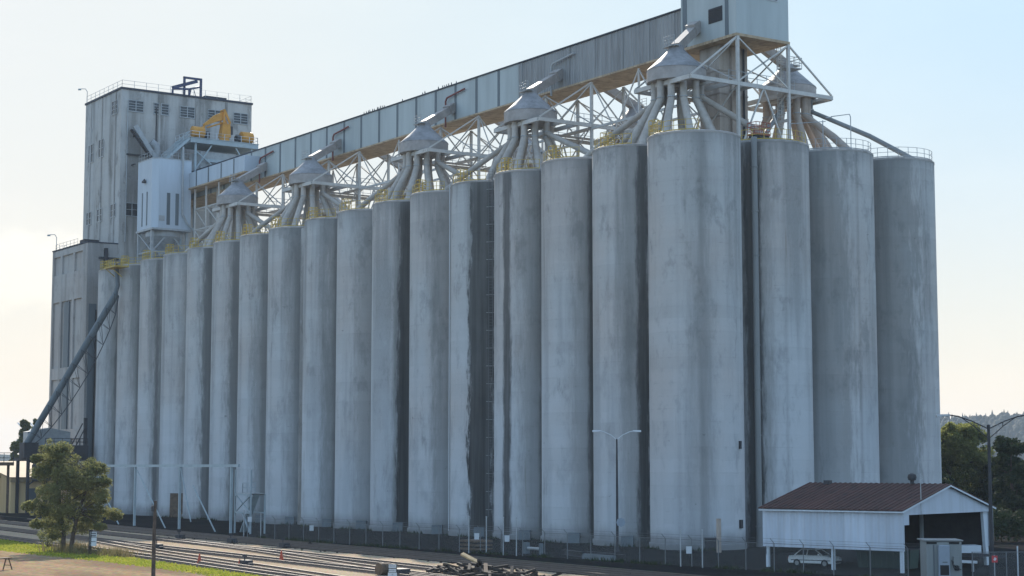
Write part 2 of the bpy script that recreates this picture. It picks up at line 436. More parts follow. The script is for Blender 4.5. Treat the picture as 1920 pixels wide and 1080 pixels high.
# (stain a: phi, half width, power), (stain b), label
SILO = {
 (0,0): ((8,0.10,0.26),(-22,0.05,0.12), 'widest looking concrete silo standing at the near corner of the block'),
 (0,1): ((7,0.16,0.95),(-40,0.05,0.15), 'concrete silo second from the corner, directly behind the slim twin-arm street lamp'),
 (0,2): ((12,0.13,0.85),(-75,0.05,0.0), 'concrete silo third from the corner, pale with only a thin dark seam'),
 (0,3): ((-43,0.14,0.95),(11,0.10,0.85), 'concrete silo fourth from the corner, with a narrow dark stripe beside the wall ladder'),
 (0,4): ((-12,0.33,1.0),(-78,0.04,0.3), 'concrete silo fifth from the corner, with the broadest black stain from top to foot'),
 (0,5): ((14,0.06,0.4),(-20,0.07,0.16), 'concrete silo sixth from the corner, clean and pale beside a blackened neighbour'),
 (0,6): ((-5,0.22,1.0),(-20,0.07,0.28), 'concrete silo seventh from the corner, with a ragged black stain on its lower right'),
 (0,7): ((-28,0.05,0.2),(10,0.06,0.3), 'concrete silo eighth from the corner, with faint greenish run marks'),
 (0,8): ((0,0.15,0.38),(-25,0.05,0.15), 'concrete silo ninth from the corner, grey along its right edge'),
 (0,9): ((-60,0.05,0.2),(-5,0.10,0.2), 'concrete silo tenth from the corner, broad and pale with small dark spots'),
 (0,10): ((-8,0.18,0.30),(-40,0.05,0.1), 'concrete silo eleventh from the corner, behind the foot of the small stair tower'),
 (0,11): ((-12,0.2,0.42),(-40,0.05,0.1), 'concrete silo twelfth from the corner, streaked grey on its right half'),
 (0,12): ((-16,0.2,0.52),(-40,0.05,0.1), 'concrete silo thirteenth from the corner, with a brownish dark band'),
 (0,13): ((4,0.08,0.3),(-40,0.05,0.1), 'concrete silo fourteenth from the corner, with a dark doorway at its foot'),
 (0,14): ((-22,0.10,0.58),(-2,0.06,0.3), 'concrete silo third from the far left end, with a mottled dark stripe down its middle'),
 (0,15): ((-10,0.14,0.34),(-40,0.05,0.1), 'concrete silo second from the far left end, under the yellow bracket platform'),
 (0,16): ((-8,0.2,0.55),(-40,0.05,0.2), 'concrete silo at the far left end, crossed by the slanting conveyor tube'),
 (1,0): ((-14,0.19,0.9),(26,0.05,0.25), 'concrete silo right of the corner silo, with a black recess and downpipe on its left'),
 (2,0): ((38,0.05,0.36),(30,0.03,0.22), 'concrete silo third along the short end row, with twin vertical streaks'),
 (3,0): ((-70,0.12,0.45),(-30,0.05,0.1), 'darker concrete silo at the right-hand end, against the open sky'),
}
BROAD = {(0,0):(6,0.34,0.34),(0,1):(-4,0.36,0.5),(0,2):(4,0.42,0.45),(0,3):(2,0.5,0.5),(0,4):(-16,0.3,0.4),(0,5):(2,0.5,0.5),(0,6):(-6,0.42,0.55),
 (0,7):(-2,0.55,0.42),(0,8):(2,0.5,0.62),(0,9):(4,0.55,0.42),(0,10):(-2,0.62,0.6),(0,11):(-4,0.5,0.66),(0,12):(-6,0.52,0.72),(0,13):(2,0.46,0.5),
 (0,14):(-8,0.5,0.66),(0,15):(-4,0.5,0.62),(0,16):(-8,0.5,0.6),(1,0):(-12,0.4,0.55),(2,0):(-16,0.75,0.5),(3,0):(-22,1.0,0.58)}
first = True
for (i, j), (sa, sb, lab) in SILO.items():
    c = (i*SP, sy(j))
    o = proto if first else copy_tree(proto)
    first = False
    o.location = (c[0], c[1], 0)
    tag(o, lab, 'silo', 'concrete grain silos of the block')
    w = [ch for ch in o.children if ch.name.startswith('wall')][0]
    for k, s in (('a', sa), ('b', sb)):
        w['stain_angle_'+k] = ang_at(c, s[0]); w['stain_width_'+k] = s[1]; w['stain_power_'+k] = s[2]
    s = BROAD[(i, j)]  # broad soft darker band, centred near the side facing the viewpoint
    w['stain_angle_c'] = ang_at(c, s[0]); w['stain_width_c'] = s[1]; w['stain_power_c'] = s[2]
# parts that differ from silo to silo are added after copying
for o in [x for x in list(COL.objects) if x.name.startswith('grain_silo')]:
    i = round(o.location.x/SP); j = round((o.location.y - (GAP if o.location.y > 75 else 0))/SP)
    if i == 0:
        a_mid = ang_at((0, sy(j)), -48)
        half = R(46 if j % 3 else 60)
        rail_arc(a_mid-half, a_mid+half*0.9, SR-0.28, 14, H+0.05, 'yellow', o)
        # cage of the access gate on the rim
        mb = MB()
        a = ang_at((0, sy(j)), -66 + (j*37 % 19))
        x, y = (SR-0.45)*math.cos(a), (SR-0.45)*math.sin(a)
        for dx in (-0.45, 0, 0.45):
            for dy in (-0.4, 0.4):
                mb.tube([(x+dx, y+dy, H+0.05), (x+dx, y+dy, H+1.5)], 0.035, 5)
        for dz in (0.5, 1.0, 1.5):
            for s in (-0.4, 0.4): mb.tube([(x-0.45, y+s, H+dz), (x+0.45, y+s, H+dz)], 0.035, 5)
            for s in (-0.45, 0.45): mb.tube([(x+s, y-0.4, H+dz), (x+s, y+0.4, H+dz)], 0.035, 5)
        mb.build('gate_cage', M['yellow'], o)
    elif i == 1:
        am = ang_at((SP, 0), 20)
        rail_arc(am-R(50), am+R(60), SR-0.28, 14, H+0.05, 'yellow', o)
    else:
        am = ang_at((i*SP, 0), 15)
        rail_arc(am-R(75), am+R(95), SR-0.2, 24, H+0.05, 'galv', o)
    # timber-boarded hatch at the foot
    if (i == 0 and 1 <= j <= 10) or (i == 0 and j == 13):
        big = j == 13
        a = ang_at((0, sy(j)), -14 if not big else -20)
        if j == 0: a = ang_at((0, 0), 20)
        d = Vector((math.cos(a), math.sin(a), 0)); s = Vector((-d.y, d.x, 0))
        mb = MB()
        hw, z1 = (0.62, 1.05) if not big else (1.2, 3.6)
        c0 = d*(SR-0.1)
        mb.xprism(None, ([c0-s*hw+Vector((0,0,0)), c0+s*hw, c0+s*hw+Vector((0,0,z1)), c0-s*hw+Vector((0,0,z1))],
                         [c0-s*hw+d*0.55, c0+s*hw+d*0.55, c0+s*hw+d*0.4+Vector((0,0,z1)), c0-s*hw+d*0.4+Vector((0,0,z1))]))
        mb.build('hatch', M['strip'] if not big else M['timber'], o)
    if i == 0 and j == 0:
        a = ang_at((0, 0), 16); d = Vector((math.cos(a), math.sin(a), 0)); s = Vector((-d.y, d.x, 0))
        mb = MB(); c0 = d*(SR-0.1)
        mb.beam(c0+Vector((0,0,0.6)), c0+d*0.35+Vector((0,0,0.6)), 1.3, 1.2)
        mb.build('hatch', M['dark'], o)
        a = ang_at((0, 0), 62); d = Vector((math.cos(a), math.sin(a), 0))
        mb = MB(); c0 = d*(SR-0.05)
        mb.beam(c0+Vector((0,0,9.9)), c0+d*0.22+Vector((0,0,9.9)), 0.3, 0.75)
        mb.beam(c0+Vector((0,0,2.4)), c0+d*0.22+Vector((0,0,2.4)), 0.5, 0.8)
        mb.build('wall_box', M['dark'], o)
    if i == 0 and j == 4:
        # dark doghouse at the foot of the stained silo
        a = ang_at((0, sy(4)), -14); d = Vector((math.cos(a), math.sin(a), 0)); s = Vector((-d.y, d.x, 0))
    if j == 9:
        MB().box((-2.5, -SR-GAP-0.05, 0), (2.5, -SR+0.02, H-0.4)).build('joint_wall', M['tower'], o)
MB().prism([(-0.5,-1.5),(28.5,-1.5),(28.5,sy(16)+3.5),(-0.5,sy(16)+3.5)], H-0.55, H-0.12).build('roof_deck', M['deck'])
tag(bpy.data.objects['roof_deck'], 'flat concrete roof deck that ties the silo tops together', 'roof deck')

# wall ladder, pipes in the recesses
def place_on(c, phi, r):
    a = ang_at(c, phi); return Vector((c[0]+r*math.cos(a), c[1]+r*math.sin(a), 0)), a
p, a = place_on((0, sy(4)), 1, SR+0.30)
lad = thing('wall_ladder', p, 'pale steel ladder with stand-offs fixed up the black stained silo wall', 'ladder')
d = Vector((math.cos(a), math.sin(a), 0)); s = Vector((-d.y, d.x, 0))
mb = MB()
for q in (-0.22, 0.22): mb.tube([s*q+Vector((0,0,2.2)), s*q+Vector((0,0,H+1.2))], 0.035, 5)
mb.build('side_rails', M['fencesteel'], lad)
mb = MB()
for k in range(118): mb.beam(s*-0.22+Vector((0,0,2.4+k*0.33)), s*0.22+Vector((0,0,2.4+k*0.33)), 0.03)
mb.build('rungs', M['fencesteel'], lad)
for k in range(19): MB().beam(s*-0.5-d*0.3+Vector((0,0,3+k*2.0)), s*0.5+d*0.02+Vector((0,0,3+k*2.0)), 0.05).build('bracket', M['galv'], lad)
pp = thing('downpipe', (SP*0.5+0.6, -3.05, 0), 'grey downpipe in the dark recess right of the corner silo', 'pipe')
MB().tube([(0,0,0.1),(0,0,H+0.2)], 0.31, 12).build('pipe', M['pipegrey'], pp, True)
for k in range(9): MB().lathe([(0.3,0),(0.36,0),(0.36,0.12),(0.3,0.12)], (0,0,2+k*4.4), 12).build('clamp', M['pipegrey'], pp, True)
p, a = place_on((0, sy(4)), -82, SR+0.12)
pp = thing('conduit', p, 'thin pale conduit running up the left edge of the blackest silo', 'pipe')
MB().tube([(0,0,0.5),(0,0,H)], 0.06, 6).build('pipe', M['signwhite'], pp)

# ------------------------------------------------------------------ conveyor gallery (level box on the trestle)
GX0, GX1, GZ0, GZ1 = 11.25, 16.15, 53.3, 58.0
gal = thing('conveyor_gallery', (0,0,0), 'long enclosed blue-grey conveyor gallery running level above the silo roofs', 'conveyor gallery')
YC = 47.2
MB().box((GX0, YC, GZ0), (GX1, 153.9, GZ1)).build('smooth_panels', M['panel'], gal)
MB().box((GX0+0.02, 13.9, GZ0), (GX1-0.02, YC-0.02, GZ1-0.02)).build('corrugated_siding', M['corr'], gal)
tag(bpy.data.objects['corrugated_siding'], 'dark ribbed corrugated siding on the near half of the gallery')
MB().box((GX0-0.14, 14.0, GZ0-0.22), (GX1+0.14, 153.8, GZ0-0.004)).build('floor', M['plank'], gal)
MB().box((GX0-0.14, 14.1, GZ1+0.004), (GX1+0.14, 153.8, GZ1+0.16)).build('roof', M['roofedge'], gal)
ys = [118.6+5.1*k for k in range(-20, 7)]
for yy in [16.8,21.3,26.2,31.5,36.6,42.0,46.7,51.7,56.9,62.0,67.0,72.1,77.2,82.3,87.5,92.6,98.0,103.1,108.2,113.4,118.6,123.7,128.9,134.0,139.2]:
    wid = 0.5 if yy > YC else 0.75
    MB().box((GX0-0.035, yy-wid/2, GZ0+0.02), (GX0+0.01, yy+wid/2, GZ1-0.05)).build('joint_strip', M['strip'] if yy > YC else M['corr'], gal)
# penthouse at the near end
hs = thing('conveyor_head_house', (0,0,0), 'tall blue-grey steel clad house on stilts at the near end of the gallery', 'head house')
HX0, HX1, HY0, HY1, HZ0, HZ1 = 10.0, 17.4, 4.8, 13.85, 53.1, 68.0
MB().box((HX0, HY0, HZ0), (HX1, HY1, HZ1)).build('cladding', M['panel'], hs)
MB().box((HX0-0.1, HY0-0.1, HZ0-0.3), (HX1+0.1, HY1+0.1, HZ0-0.004)).build('floor', M['plank'], hs)
for yy, w in ((13.2, 0.7), (6.3, 0.55)):
    MB().box((HX0-0.03, yy-w/2, HZ0+0.05), (HX0+0.01, yy+w/2, HZ1-0.1)).build('joint_strip', M['strip'], hs)
v = MB().box((HX0-0.06, 7.0, 54.9), (HX0+0.01, 9.2, 56.5)).build('vent', M['dark'], hs)
mb = MB()
for k in range(8): mb.box((HX0-0.12, 7.05, 55.0+k*0.18), (HX0-0.062, 9.15, 55.06+k*0.18))
mb.build('louvre', M['dark'], v)
for xx in (13.25, 15.1):
    wn = MB().box((xx-0.7, HY0-0.05, 57.35), (xx+0.7, HY0+0.01, 59.2)).build('window', M['glass'], hs)
    mb = MB()
    mb.box((xx-0.78, HY0-0.09, 57.25), (xx+0.78, HY0-0.002, 57.345)); mb.box((xx-0.78, HY0-0.09, 59.205), (xx+0.78, HY0-0.002, 59.3))
    mb.box((xx-0.8, HY0-0.085, 57.35), (xx-0.705, HY0-0.002, 59.2)); mb.box((xx+0.705, HY0-0.085, 57.35), (xx+0.8, HY0-0.002, 59.2))
    mb.build('frame', M['signwhite'], wn)

# concrete elevator shaft under the penthouse
sh = thing('elevator_shaft', (13.2, 10.6, 0), 'brown concrete shaft rising from the roofs to the underside of the head house', 'shaft')
MB().box((-2.0,-1.6,H-0.2),(2.0,1.6,52.78)).build('shaft_wall', M['tan'], sh)
mb = MB()
for z in (42.5, 45.0, 47.5, 50): mb.box((-2.06,-1.66,z),(2.06,1.66,z+0.14))
mb.build('bands', M['tan'], sh)
MB().box((-0.5,-1.95,H-0.1),(0.35,-1.605,52.75)).build('leg_casing', M['spouttan'], sh)
MB().tube([(1.3,-1.8,H),(1.3,-1.8,52.7)],0.12,8).build('pipe', M['dark'], sh)

# ------------------------------------------------------------------ hoods with their spouts
HOODY = [9.6, 36.7, 61.0, 92.5, 117.0]
FXC, BXC, PZ = 5.8, 21.6, 47.95
PX0, PX1 = 3.7, 23.7
PY = [4.8, 32.0, 56.4, 88.0, 112.4]
order = ['nearest', 'second nearest', 'middle', 'second farthest', 'farthest']
LONG = {0:[(-2.2,17.5),(2.5,19.0),(10.6,-6.5)], 1:[(-3.2,18.5),(2.0,17.0),(3.2,-14.5)], 2:[(-3.0,17.5),(3.2,-14.0)], 3:[(-3.0,20.5),(3.5,-12.5)], 4:[(-3.0,18.0),(-4.5,12.0),(3.2,-14.0)]}
NEAR = [(-4.6,-3.4),(-5.4,-0.4),(-4.8,2.8),(-2.0,-4.9),(1.6,-4.8),(4.2,-2.4),(3.4,3.0),(-1.8,5.4),(2.0,6.4)]
for k, hy in enumerate(HOODY):
    for side, hx in (('front', FXC), ('back', BXC)):
        sgn = 1 if side == 'front' else -1
        lab = {'front': ['nearest front distributor hood, largest in view, over the corner silos',
                         'front distributor hood fed at the seam between ribbed and smooth gallery walls',
                         'front distributor hood in the middle of the line of five',
                         'front distributor hood second from the tower end',
                         'front distributor hood closest to the white belt house'],
               'back': ['back distributor hood on the right, seen between the stilts under the house',
                        'back distributor hood second along, half hidden behind trestle braces',
                        'back distributor hood mid-way along the far side of the gallery',
                        'back distributor hood fourth along the far side of the gallery',
                        'back distributor hood at the tower end of the far side']}[side][k]
        hd = thing('distributor_hood', (hx, hy, 0), lab, 'distributor hood', 'grain distributor hoods on the silo roofs')
        mat = M['hood'] if side == 'front' else M['hood']
        mb = MB()
        mb.lathe([(0.5, PZ+0.06), (3.15, PZ+0.06), (3.15, PZ+1.35)], n=40, cap=False)
        mb.build('skirt', mat, hd, True)
        MB().lathe([(3.2, PZ+1.36), (3.12, PZ+1.5), (2.5, PZ+2.05), (1.9, PZ+2.62), (1.4, PZ+3.1), (1.0, PZ+3.5), (0.82, PZ+3.75), (0.78, PZ+4.1)], n=40).build('cone_roof', M['hoodcone'], hd, True)
        # feed chute from the gallery
        gx = (GX0-0.02-hx) if side == 'front' else (GX1+0.02-hx)
        if k == 0 and side == 'front': gx = HX0-0.02-hx
        if k == 0 and side == 'back': gx = HX1+0.02-hx
        mb = MB()
        mb.beam((0, 0, PZ+3.95), (gx-0.1*sgn, 1.5, PZ+7.0), 0.95, 0.95)
        mb.beam((gx-1.1*sgn, 1.22, PZ+6.5), (gx-0.02*sgn, 1.55, PZ+7.15), 1.2, 1.15)
        mb.build('feed_chute', mat, hd)
        mb = MB()
        for z in (0.35, 0.7, 1.05):
            mb.tube([(-1.0*sgn, -0.9, PZ+4.0+z), (-1.0*sgn, 0.9, PZ+4.0+z), (0.2*sgn, 0.95, PZ+4.0+z)], 0.03, 5)
        for q in (-0.9, 0, 0.9): mb.tube([(-1.0*sgn, q, PZ+3.8), (-1.0*sgn, q, PZ+5.05)], 0.03, 5)
        mb.box((-1.1 if sgn > 0 else 0.3, -1.0, PZ+3.92), (-0.3 if sgn > 0 else 1.1, 1.0, PZ+3.99))
        mb.build('top_platform', M['galv'], hd)
        targets = [(dx*sgn, dy) for dx, dy in NEAR] + [(dx*sgn, dy) for dx, dy in LONG[k]]
        if side == 'back' and k == 0: targets = [t for t in targets if abs(t[1]) < 12] + [(1.2, -9.4), (7.4, -12.2)]
        FL = []
        for q, (dx, dy) in enumerate(targets):
            ty = min(max(hy+dy, -2.6), 150)-hy
            a = math.atan2(ty, dx)
            far = math.hypot(dx, ty) > 11.5
            r0 = 2.35 if not far else 2.6
            x0, y0 = r0*math.cos(a), r0*math.sin(a)
            z1 = 46.0 if not far else 46.6
            rad = [0.39,0.39,0.42,0.47] if not far else (0.36 if k or side == 'front' else 0.27)
            zt = H+0.02
            MB().tube([(x0, y0, PZ+0.1), (x0, y0, z1), (x0+(dx-x0)*0.55, y0+(ty-y0)*0.55, z1+(zt-z1)*0.5), (dx, ty, zt)], rad, 12).build(
                'spout', M['spout'] if side == 'front' else (M['pipegrey'] if far and k == 0 else M['spouttan']), hd, True)
            FL.append((x0, y0, z1, rad[0] if not far else rad))
        for fx, fy, fz, fr in FL:
            MB().lathe([(fr,0),(fr+0.07,0.0),(fr+0.07,0.1),(fr,0.1)],(fx,fy,fz+0.12),14).build('flange', M['galv'], hd, True)
        if side == 'front' and k > 0:
            # red oxide dust pipe looping down the gallery side
            mb = MB()
            mb.tube([(gx-0.35, 2.9, PZ+4.6), (gx-0.35, 2.9, PZ+8.1), (gx-0.35, 2.55, PZ+8.5), (gx-0.25, -1.6, PZ+9.0)], 0.13, 8)
            mb.build('dust_pipe', M['redpipe'] if k in (2,3,4) else M['galv'], hd, True)

# ------------------------------------------------------------------ trestle carrying the gallery
for k, y0 in enumerate(PY):
    y1 = y0+9.3
    tr = thing('trestle_bent', (0, y0, 0), ['pale steel trestle carrying the head house, nearest in the line', 'pale steel trestle under the ribbed half of the gallery', 'pale steel trestle in the middle of the gallery', 'pale steel trestle second from the tower', 'pale steel trestle closest to the tower'][k], 'trestle', 'steel trestles under the gallery')
    cx0, cx1, top = (GX0+0.05, GX1-0.05, GZ0-0.4) if k else (HX0+0.12, HX1-0.12, HZ0-0.32)
    L = y1-y0
    for yy in (0, L):
        for xx in (cx0, cx1):
            mb = MB().beam((xx, yy, H-0.1), (xx, yy, top), 0.3, 0.3)
            mb.box((xx-0.4, yy-0.4, H-0.12), (xx+0.4, yy+0.4, H+0.12))
            mb.build('column', M['steel'], tr)
    mb = MB(); xm = (cx0+cx1)/2
    for yy in (0, L):
        mb.beam((cx0, yy, H+0.1), (xm, yy, PZ-0.3), 0.15); mb.beam((cx1, yy, H+0.1), (xm, yy, PZ-0.3), 0.15)
        mb.beam((cx0, yy, PZ), (cx1, yy, top-0.1), 0.14); mb.beam((cx1, yy, PZ), (cx0, yy, top-0.1), 0.14)
    for xx in (cx0, cx1):
        mb.beam((xx, 0, PZ), (xx, L, top-0.1), 0.12); mb.beam((xx, L, PZ), (xx, 0, top-0.1), 0.12)
        mb.beam((xx, 0, H+0.1), (xx, L, PZ-0.2), 0.12); mb.beam((xx, L, H+0.1), (xx, 0, PZ-0.2), 0.12)
    mb.build('cross_brace', M['steel'], tr)
    mb = MB()
    for yy in (0, L):
        mb.beam((PX0, yy, PZ-0.25), (PX1, yy, PZ-0.25), 0.26, 0.42)
    for xx in (PX0, PX1, 9.3, 18.0):
        mb.beam((xx, 0.16, PZ-0.26), (xx, L-0.16, PZ-0.26), 0.28, 0.46)
    for hx in (FXC, BXC):
        for dx in (-1.6, 1.6): mb.beam((hx+dx, 0.16, PZ-0.22), (hx+dx, L-0.16, PZ-0.22), 0.2, 0.3)
    mb.build('platform_frame', M['steel'], tr)
    for yy in (0, L):
        MB().beam((PX0+0.1, yy, PZ), (cx0, yy, top), 0.16).build('hanger_brace', M['steel'], tr); MB().beam((PX1-0.1, yy, PZ), (cx1, yy, top), 0.16).build('hanger_brace', M['steel'], tr)
    mb = MB(); mb.box((9.5, 0.2, PZ+0.01), (17.8, 1.35, PZ+0.07)); mb.box((9.5, L-1.35, PZ+0.01), (17.8, L-0.2, PZ+0.07))
    mb.box((12.6, 1.4, PZ+0.012), (13.8, L-1.4, PZ+0.072))
    mb.build('walkway', M['galv'], tr)
    for yy in (0.2, L-0.2):
        mb = MB()
        for z in (0.55, 1.1): mb.tube([(9.0, yy, PZ+z), (18.3, yy, PZ+z)], 0.035, 5)
        for q in range(8): mb.tube([(9.0+q*1.33, yy, PZ), (9.0+q*1.33, yy, PZ+1.12)], 0.035, 5)
        mb.build('handrail', M['galv'], tr)
    # low-level catwalk
    mb = MB()
    mb.beam((cx0-0.2, L, 44.2), (cx1+5.5, L, 44.2), 0.25, 0.35); mb.beam((cx1, 0, 44.6), (cx1, L, 44.6), 0.22, 0.3)
    for z in (0.6, 1.15): mb.tube([(cx1, L, 44.4+z), (cx1+5.5, L, 44.4+z)], 0.035, 5)
    mb.build('catwalk', M['steel'], tr)
    if k < 4:
        nxt = PY[k+1]-y0
        mb = MB()
        m2 = (L+nxt)/2
        for xx in (GX0+0.1, GX1-0.1):
            mb.beam((xx, L+0.1, H+0.3), (xx, m2, GZ0-0.5), 0.13); mb.beam((xx, nxt-0.1, H+0.3), (xx, m2, GZ0-0.5), 0.13)
            mb.beam((xx, L+0.1, GZ0-0.6), (xx, m2, H+0.1), 0.11); mb.beam((xx, nxt-0.1, GZ0-0.6), (xx, m2, H+0.1), 0.11)
            mb.beam((xx, L, 47.4), (xx, nxt, 47.4), 0.2, 0.28)
            mb.beam((xx, m2, H-0.1), (xx, m2, GZ0-0.4), 0.2)
        mb.build('long_brace', M['steel'], tr)

# caged ladder and basket beside the back hood
cl = thing('caged_ladder', (17.6, 6.6, 0), 'caged steel ladder with a small top landing behind the right-hand stilts', 'ladder')
mb = MB()
for q in (-0.28, 0.28): mb.tube([(q,0,H),(q,0,55.4)], 0.045, 5)
for q in range(38): mb.beam((-0.28,0,H+0.3+q*0.4),(0.28,0,H+0.3+q*0.4),0.035)
mb.build('ladder_rails', M['steel'], cl)
mb = MB()
for q in range(11):
    z = 42.8+q*1.2
    mb.tube([(0.42*math.cos(a), -0.42*math.sin(a)-0.05, z) for a in [math.pi*t/8 for t in range(9)]], 0.03, 5)
for a in (0.6, 1.57, 2.5): mb.tube([(0.42*math.cos(a), -0.42*math.sin(a)-0.05, 42.8),(0.42*math.cos(a), -0.42*math.sin(a)-0.05, 54.8)], 0.022, 4)
mb.build('cage', M['steel'], cl)
mb = MB(); mb.box((0.5,-0.9,50.6),(2.5,0.7,50.75))
for z in (51.3, 51.85):
    mb.tube([(0.5,-0.9,z),(2.5,-0.9,z),(2.5,0.7,z),(0.5,0.7,z)],0.035,5)
for px_, py_ in ((0.5,-0.9),(1.5,-0.9),(2.5,-0.9),(2.5,0.7),(0.5,0.7)): mb.tube([(px_,py_,50.7),(px_,py_,51.9)],0.035,5)
mb.build('landing', M['galv'], cl)

# red aerial lift on the second end silo
lf = thing('aerial_lift', (SP-2.0, -1.6, H+0.1), 'red caged work lift parked on a dark base on the roof edge', 'lift')
mb = MB().box((-1.2,-0.75,0.0),(1.2,0.75,0.75))
mb.build('base', M['dark'], lf, bevel=0.05)
mb = MB()
for z in (1.3, 1.85, 2.4): mb.tube([(-1.3,-0.8,z),(1.3,-0.8,z),(1.3,0.8,z),(-1.3,0.8,z),(-1.3,-0.8,z)],0.05,5)
for q in (-1.3,-0.65,0,0.65,1.3):
    for s in (-0.8,0.8): mb.tube([(q,s,0.95),(q,s,2.4)],0.045,5)
mb.box((-1.35,-0.85,0.78),(1.35,0.85,1.0))
mb.build('basket', M['redlift'], lf)
for x in (-0.85,0.85):
    for y in (-0.8,0.8): MB().tube([(x,y-0.12,0.3),(x,y+0.12,0.3)],0.3,14).build('wheel', M['black'], lf, True)
lf.scale = (0.72,0.8,0.8)
# thin light mast on the third end silo
ms = thing('roof_lamp_mast', (2*SP+2.1, -1.2, H), 'thin roof-top lamp mast with a bent arm on the end row', 'lamp mast')
MB().tube([(0,0,0),(0,0,4.2),(-0.1,0.05,4.5),(-2.2,0.6,4.1)],0.05,6).build('mast', M['galv'], ms)
MB().beam((-2.2,0.6,4.0),(-2.8,0.75,3.95),0.22,0.12).build('lamp_head', M['galv'], ms)
mb_ = thing('roof_cable_mast', (2*SP-2.3, -1.6, H), 'pair of slender roof posts joined by a sagging bar', 'mast')
MB().tube([(0,0,0),(0,0,3.3)],0.05,6).build('post', M['galv'], mb_); MB().tube([(-3.6,1.0,0.2),(-3.6,1.0,2.8)],0.05,6).build('post', M['galv'], mb_); MB().tube([(-3.6,1.0,2.7),(0.3,-0.1,3.2)],0.04,5).build('bar', M['galv'], mb_)

# pigeons along the ridge of the gallery
def bird_mb():
    mb = MB()
    mb.lathe([(0.01,-0.17),(0.075,-0.09),(0.1,0.02),(0.085,0.12),(0.055,0.18),(0.062,0.24),(0.05,0.29),(0.01,0.32)], (0,0,0.19), 8)
    mb.beam((0,-0.04,0.06),(0,-0.24,-0.02),0.09,0.03)
    mb.beam((0,0.04,0.47),(0,0.11,0.46),0.025)
    mb.tube([(0.03,0,0.06),(0.03,0,-0.02)],0.012,4); mb.tube([(-0.03,0,0.06),(-0.03,0,-0.02)],0.012,4)
    return mb
bird0 = bird_mb().build('pigeon', M['bird'], None, True)
by = [86.9,86.2,85.6,85.2,84.4,83.9,83.0,82.6,82.1,81.5,81.0,76.0,70.6,70.0,66.5,65.4,64.9,64.4,63.9,63.2,62.0]
for q, yy in enumerate(by):
    o = bird0 if q == 0 else copy_tree(bird0)
    o.location = (GX0+0.1, yy, GZ1+0.17); o.rotation_euler = (0,0,rng.uniform(0,6.28)); s = rng.uniform(0.65,0.9); o.scale = (s,s,s)
    tag(o, 'small dark pigeon perched on the gallery roof edge', 'pigeon', 'pigeons on the gallery roof edge')
# ------------------------------------------------------------------ work tower and annex
TX0, TX1, TY0, TY1, TZ = 0.9, 25.6, 154.0, 171.2, 72.6
tw = thing('work_tower', (0,0,0), 'tall stained concrete work tower with louvred windows behind the far silos', 'tower')
MB().box((TX0, TY0, 0), (TX1, TY1, TZ)).build('wall', M['tower'], tw)
MB().box((TX0-0.18, TY0-0.18, TZ+0.003), (TX1+0.18, TY1+0.18, TZ+0.35)).build('roof_edge', M['roofedge'], tw)
mb = MB()
for xx in (7.9, 14.9, 20.6): mb.box((xx-0.2, TY0-0.16, 46), (xx+0.2, TY0+0.01, TZ-0.1))
for yy in (156.3, 163.0, 168.3): mb.box((TX0-0.14, yy-0.2, 46), (TX0+0.01, yy+0.2, TZ-0.1))
mb.build('pilasters', M['tower'], tw)
def win(parent, axis, a0, a1, z0, z1, plane, bars=4, lit=False, glass='glass'):
    e = 0.05
    if axis == 'x':   # on the face looking towards -Y
        w = MB().box((a0, plane-e, z0), (a1, plane+0.01, z1)).build('window', M[glass], parent)
        P = lambda p, q: ((p[0], plane-0.13, p[1]), (q[0], plane-0.003, q[1]))
    else:
        w = MB().box((plane-e, a0, z0), (plane+0.01, a1, z1)).build('window', M[glass], parent)
        P = lambda p, q: ((plane-0.13, p[0], p[1]), (plane-0.003, q[0], q[1]))
    mb = MB()
    mb.box(*P((a0-0.12, z0-0.16), (a1+0.12, z0-0.005))); mb.box(*P((a0-0.1, z1+0.005), (a1+0.1, z1+0.12)))
    mb.box(*P((a0-0.1, z0), (a0-0.005, z1))); mb.box(*P((a1+0.005, z0), (a1+0.1, z1)))
    m = (a0+a1)/2
    mb.box(*P((m-0.07, z0), (m+0.07, z1)))
    for k in range(1, bars):
        z = z0+(z1-z0)*k/bars
        mb.box(*P((a0, z-0.045), (m-0.075, z+0.045))); mb.box(*P((m+0.075, z-0.045), (a1, z+0.045)))
    mb.build('frame', M['galv'], w)
    return w
for a0 in (2.2, 6.9, 11.8, 17.1, 22.1): win(tw, 'x', a0, a0+2.65, 68.95, 70.75, TY0)
win(tw, 'x', 2.0, 4.4, 50.6, 52.7, TY0, 2)
win(tw, 'y', 155.7, 158.2, 68.7, 70.9, TX0, 3)
for a0, z0, z1 in ((166.9, 61.7, 64.8), (162.0, 62.0, 65.0), (167.2, 50.5, 52.6), (162.0, 50.5, 52.6), (155.6, 50.6, 52.7)):
    win(tw, 'y', a0, a0+2.1, z0, z1, TX0, 2)
mb = MB()
def rail_line(mb, pts, z, step=2.0, r=0.028, hs=(0.55, 1.1)):
    pts = [Vector((p[0], p[1], z)) for p in pts]
    for h in hs: mb.tube([p+Vector((0,0,h)) for p in pts], r, 5)
    for a, b in zip(pts[:-1], pts[1:]):
        n = max(1, round((b-a).length/step))
        for k in range(n+1):
            p = a.lerp(b, k/n); mb.tube([p, p+Vector((0,0,hs[-1]+0.03))], r*1.15, 5)
rail_line(mb, [(TX0+0.1, TY1-0.1), (TX0+0.1, TY0+0.1), (TX1-0.1, TY0+0.1), (TX1-0.1, TY1-0.1)], TZ+0.35, 2.2, 0.032, (0.6, 1.25))
mb.build('roof_railing', M['galv'], tw)
MB().box((17.6,156.5,TZ+0.36),(21.8,160.2,TZ+1.25)).build('roof_hatch', M['roofedge'], tw)
MB().tube([(2.0,TY0-0.22,46),(2.0,TY0-0.22,69.5)],0.11,8).build('downpipe', M['galv'], tw)
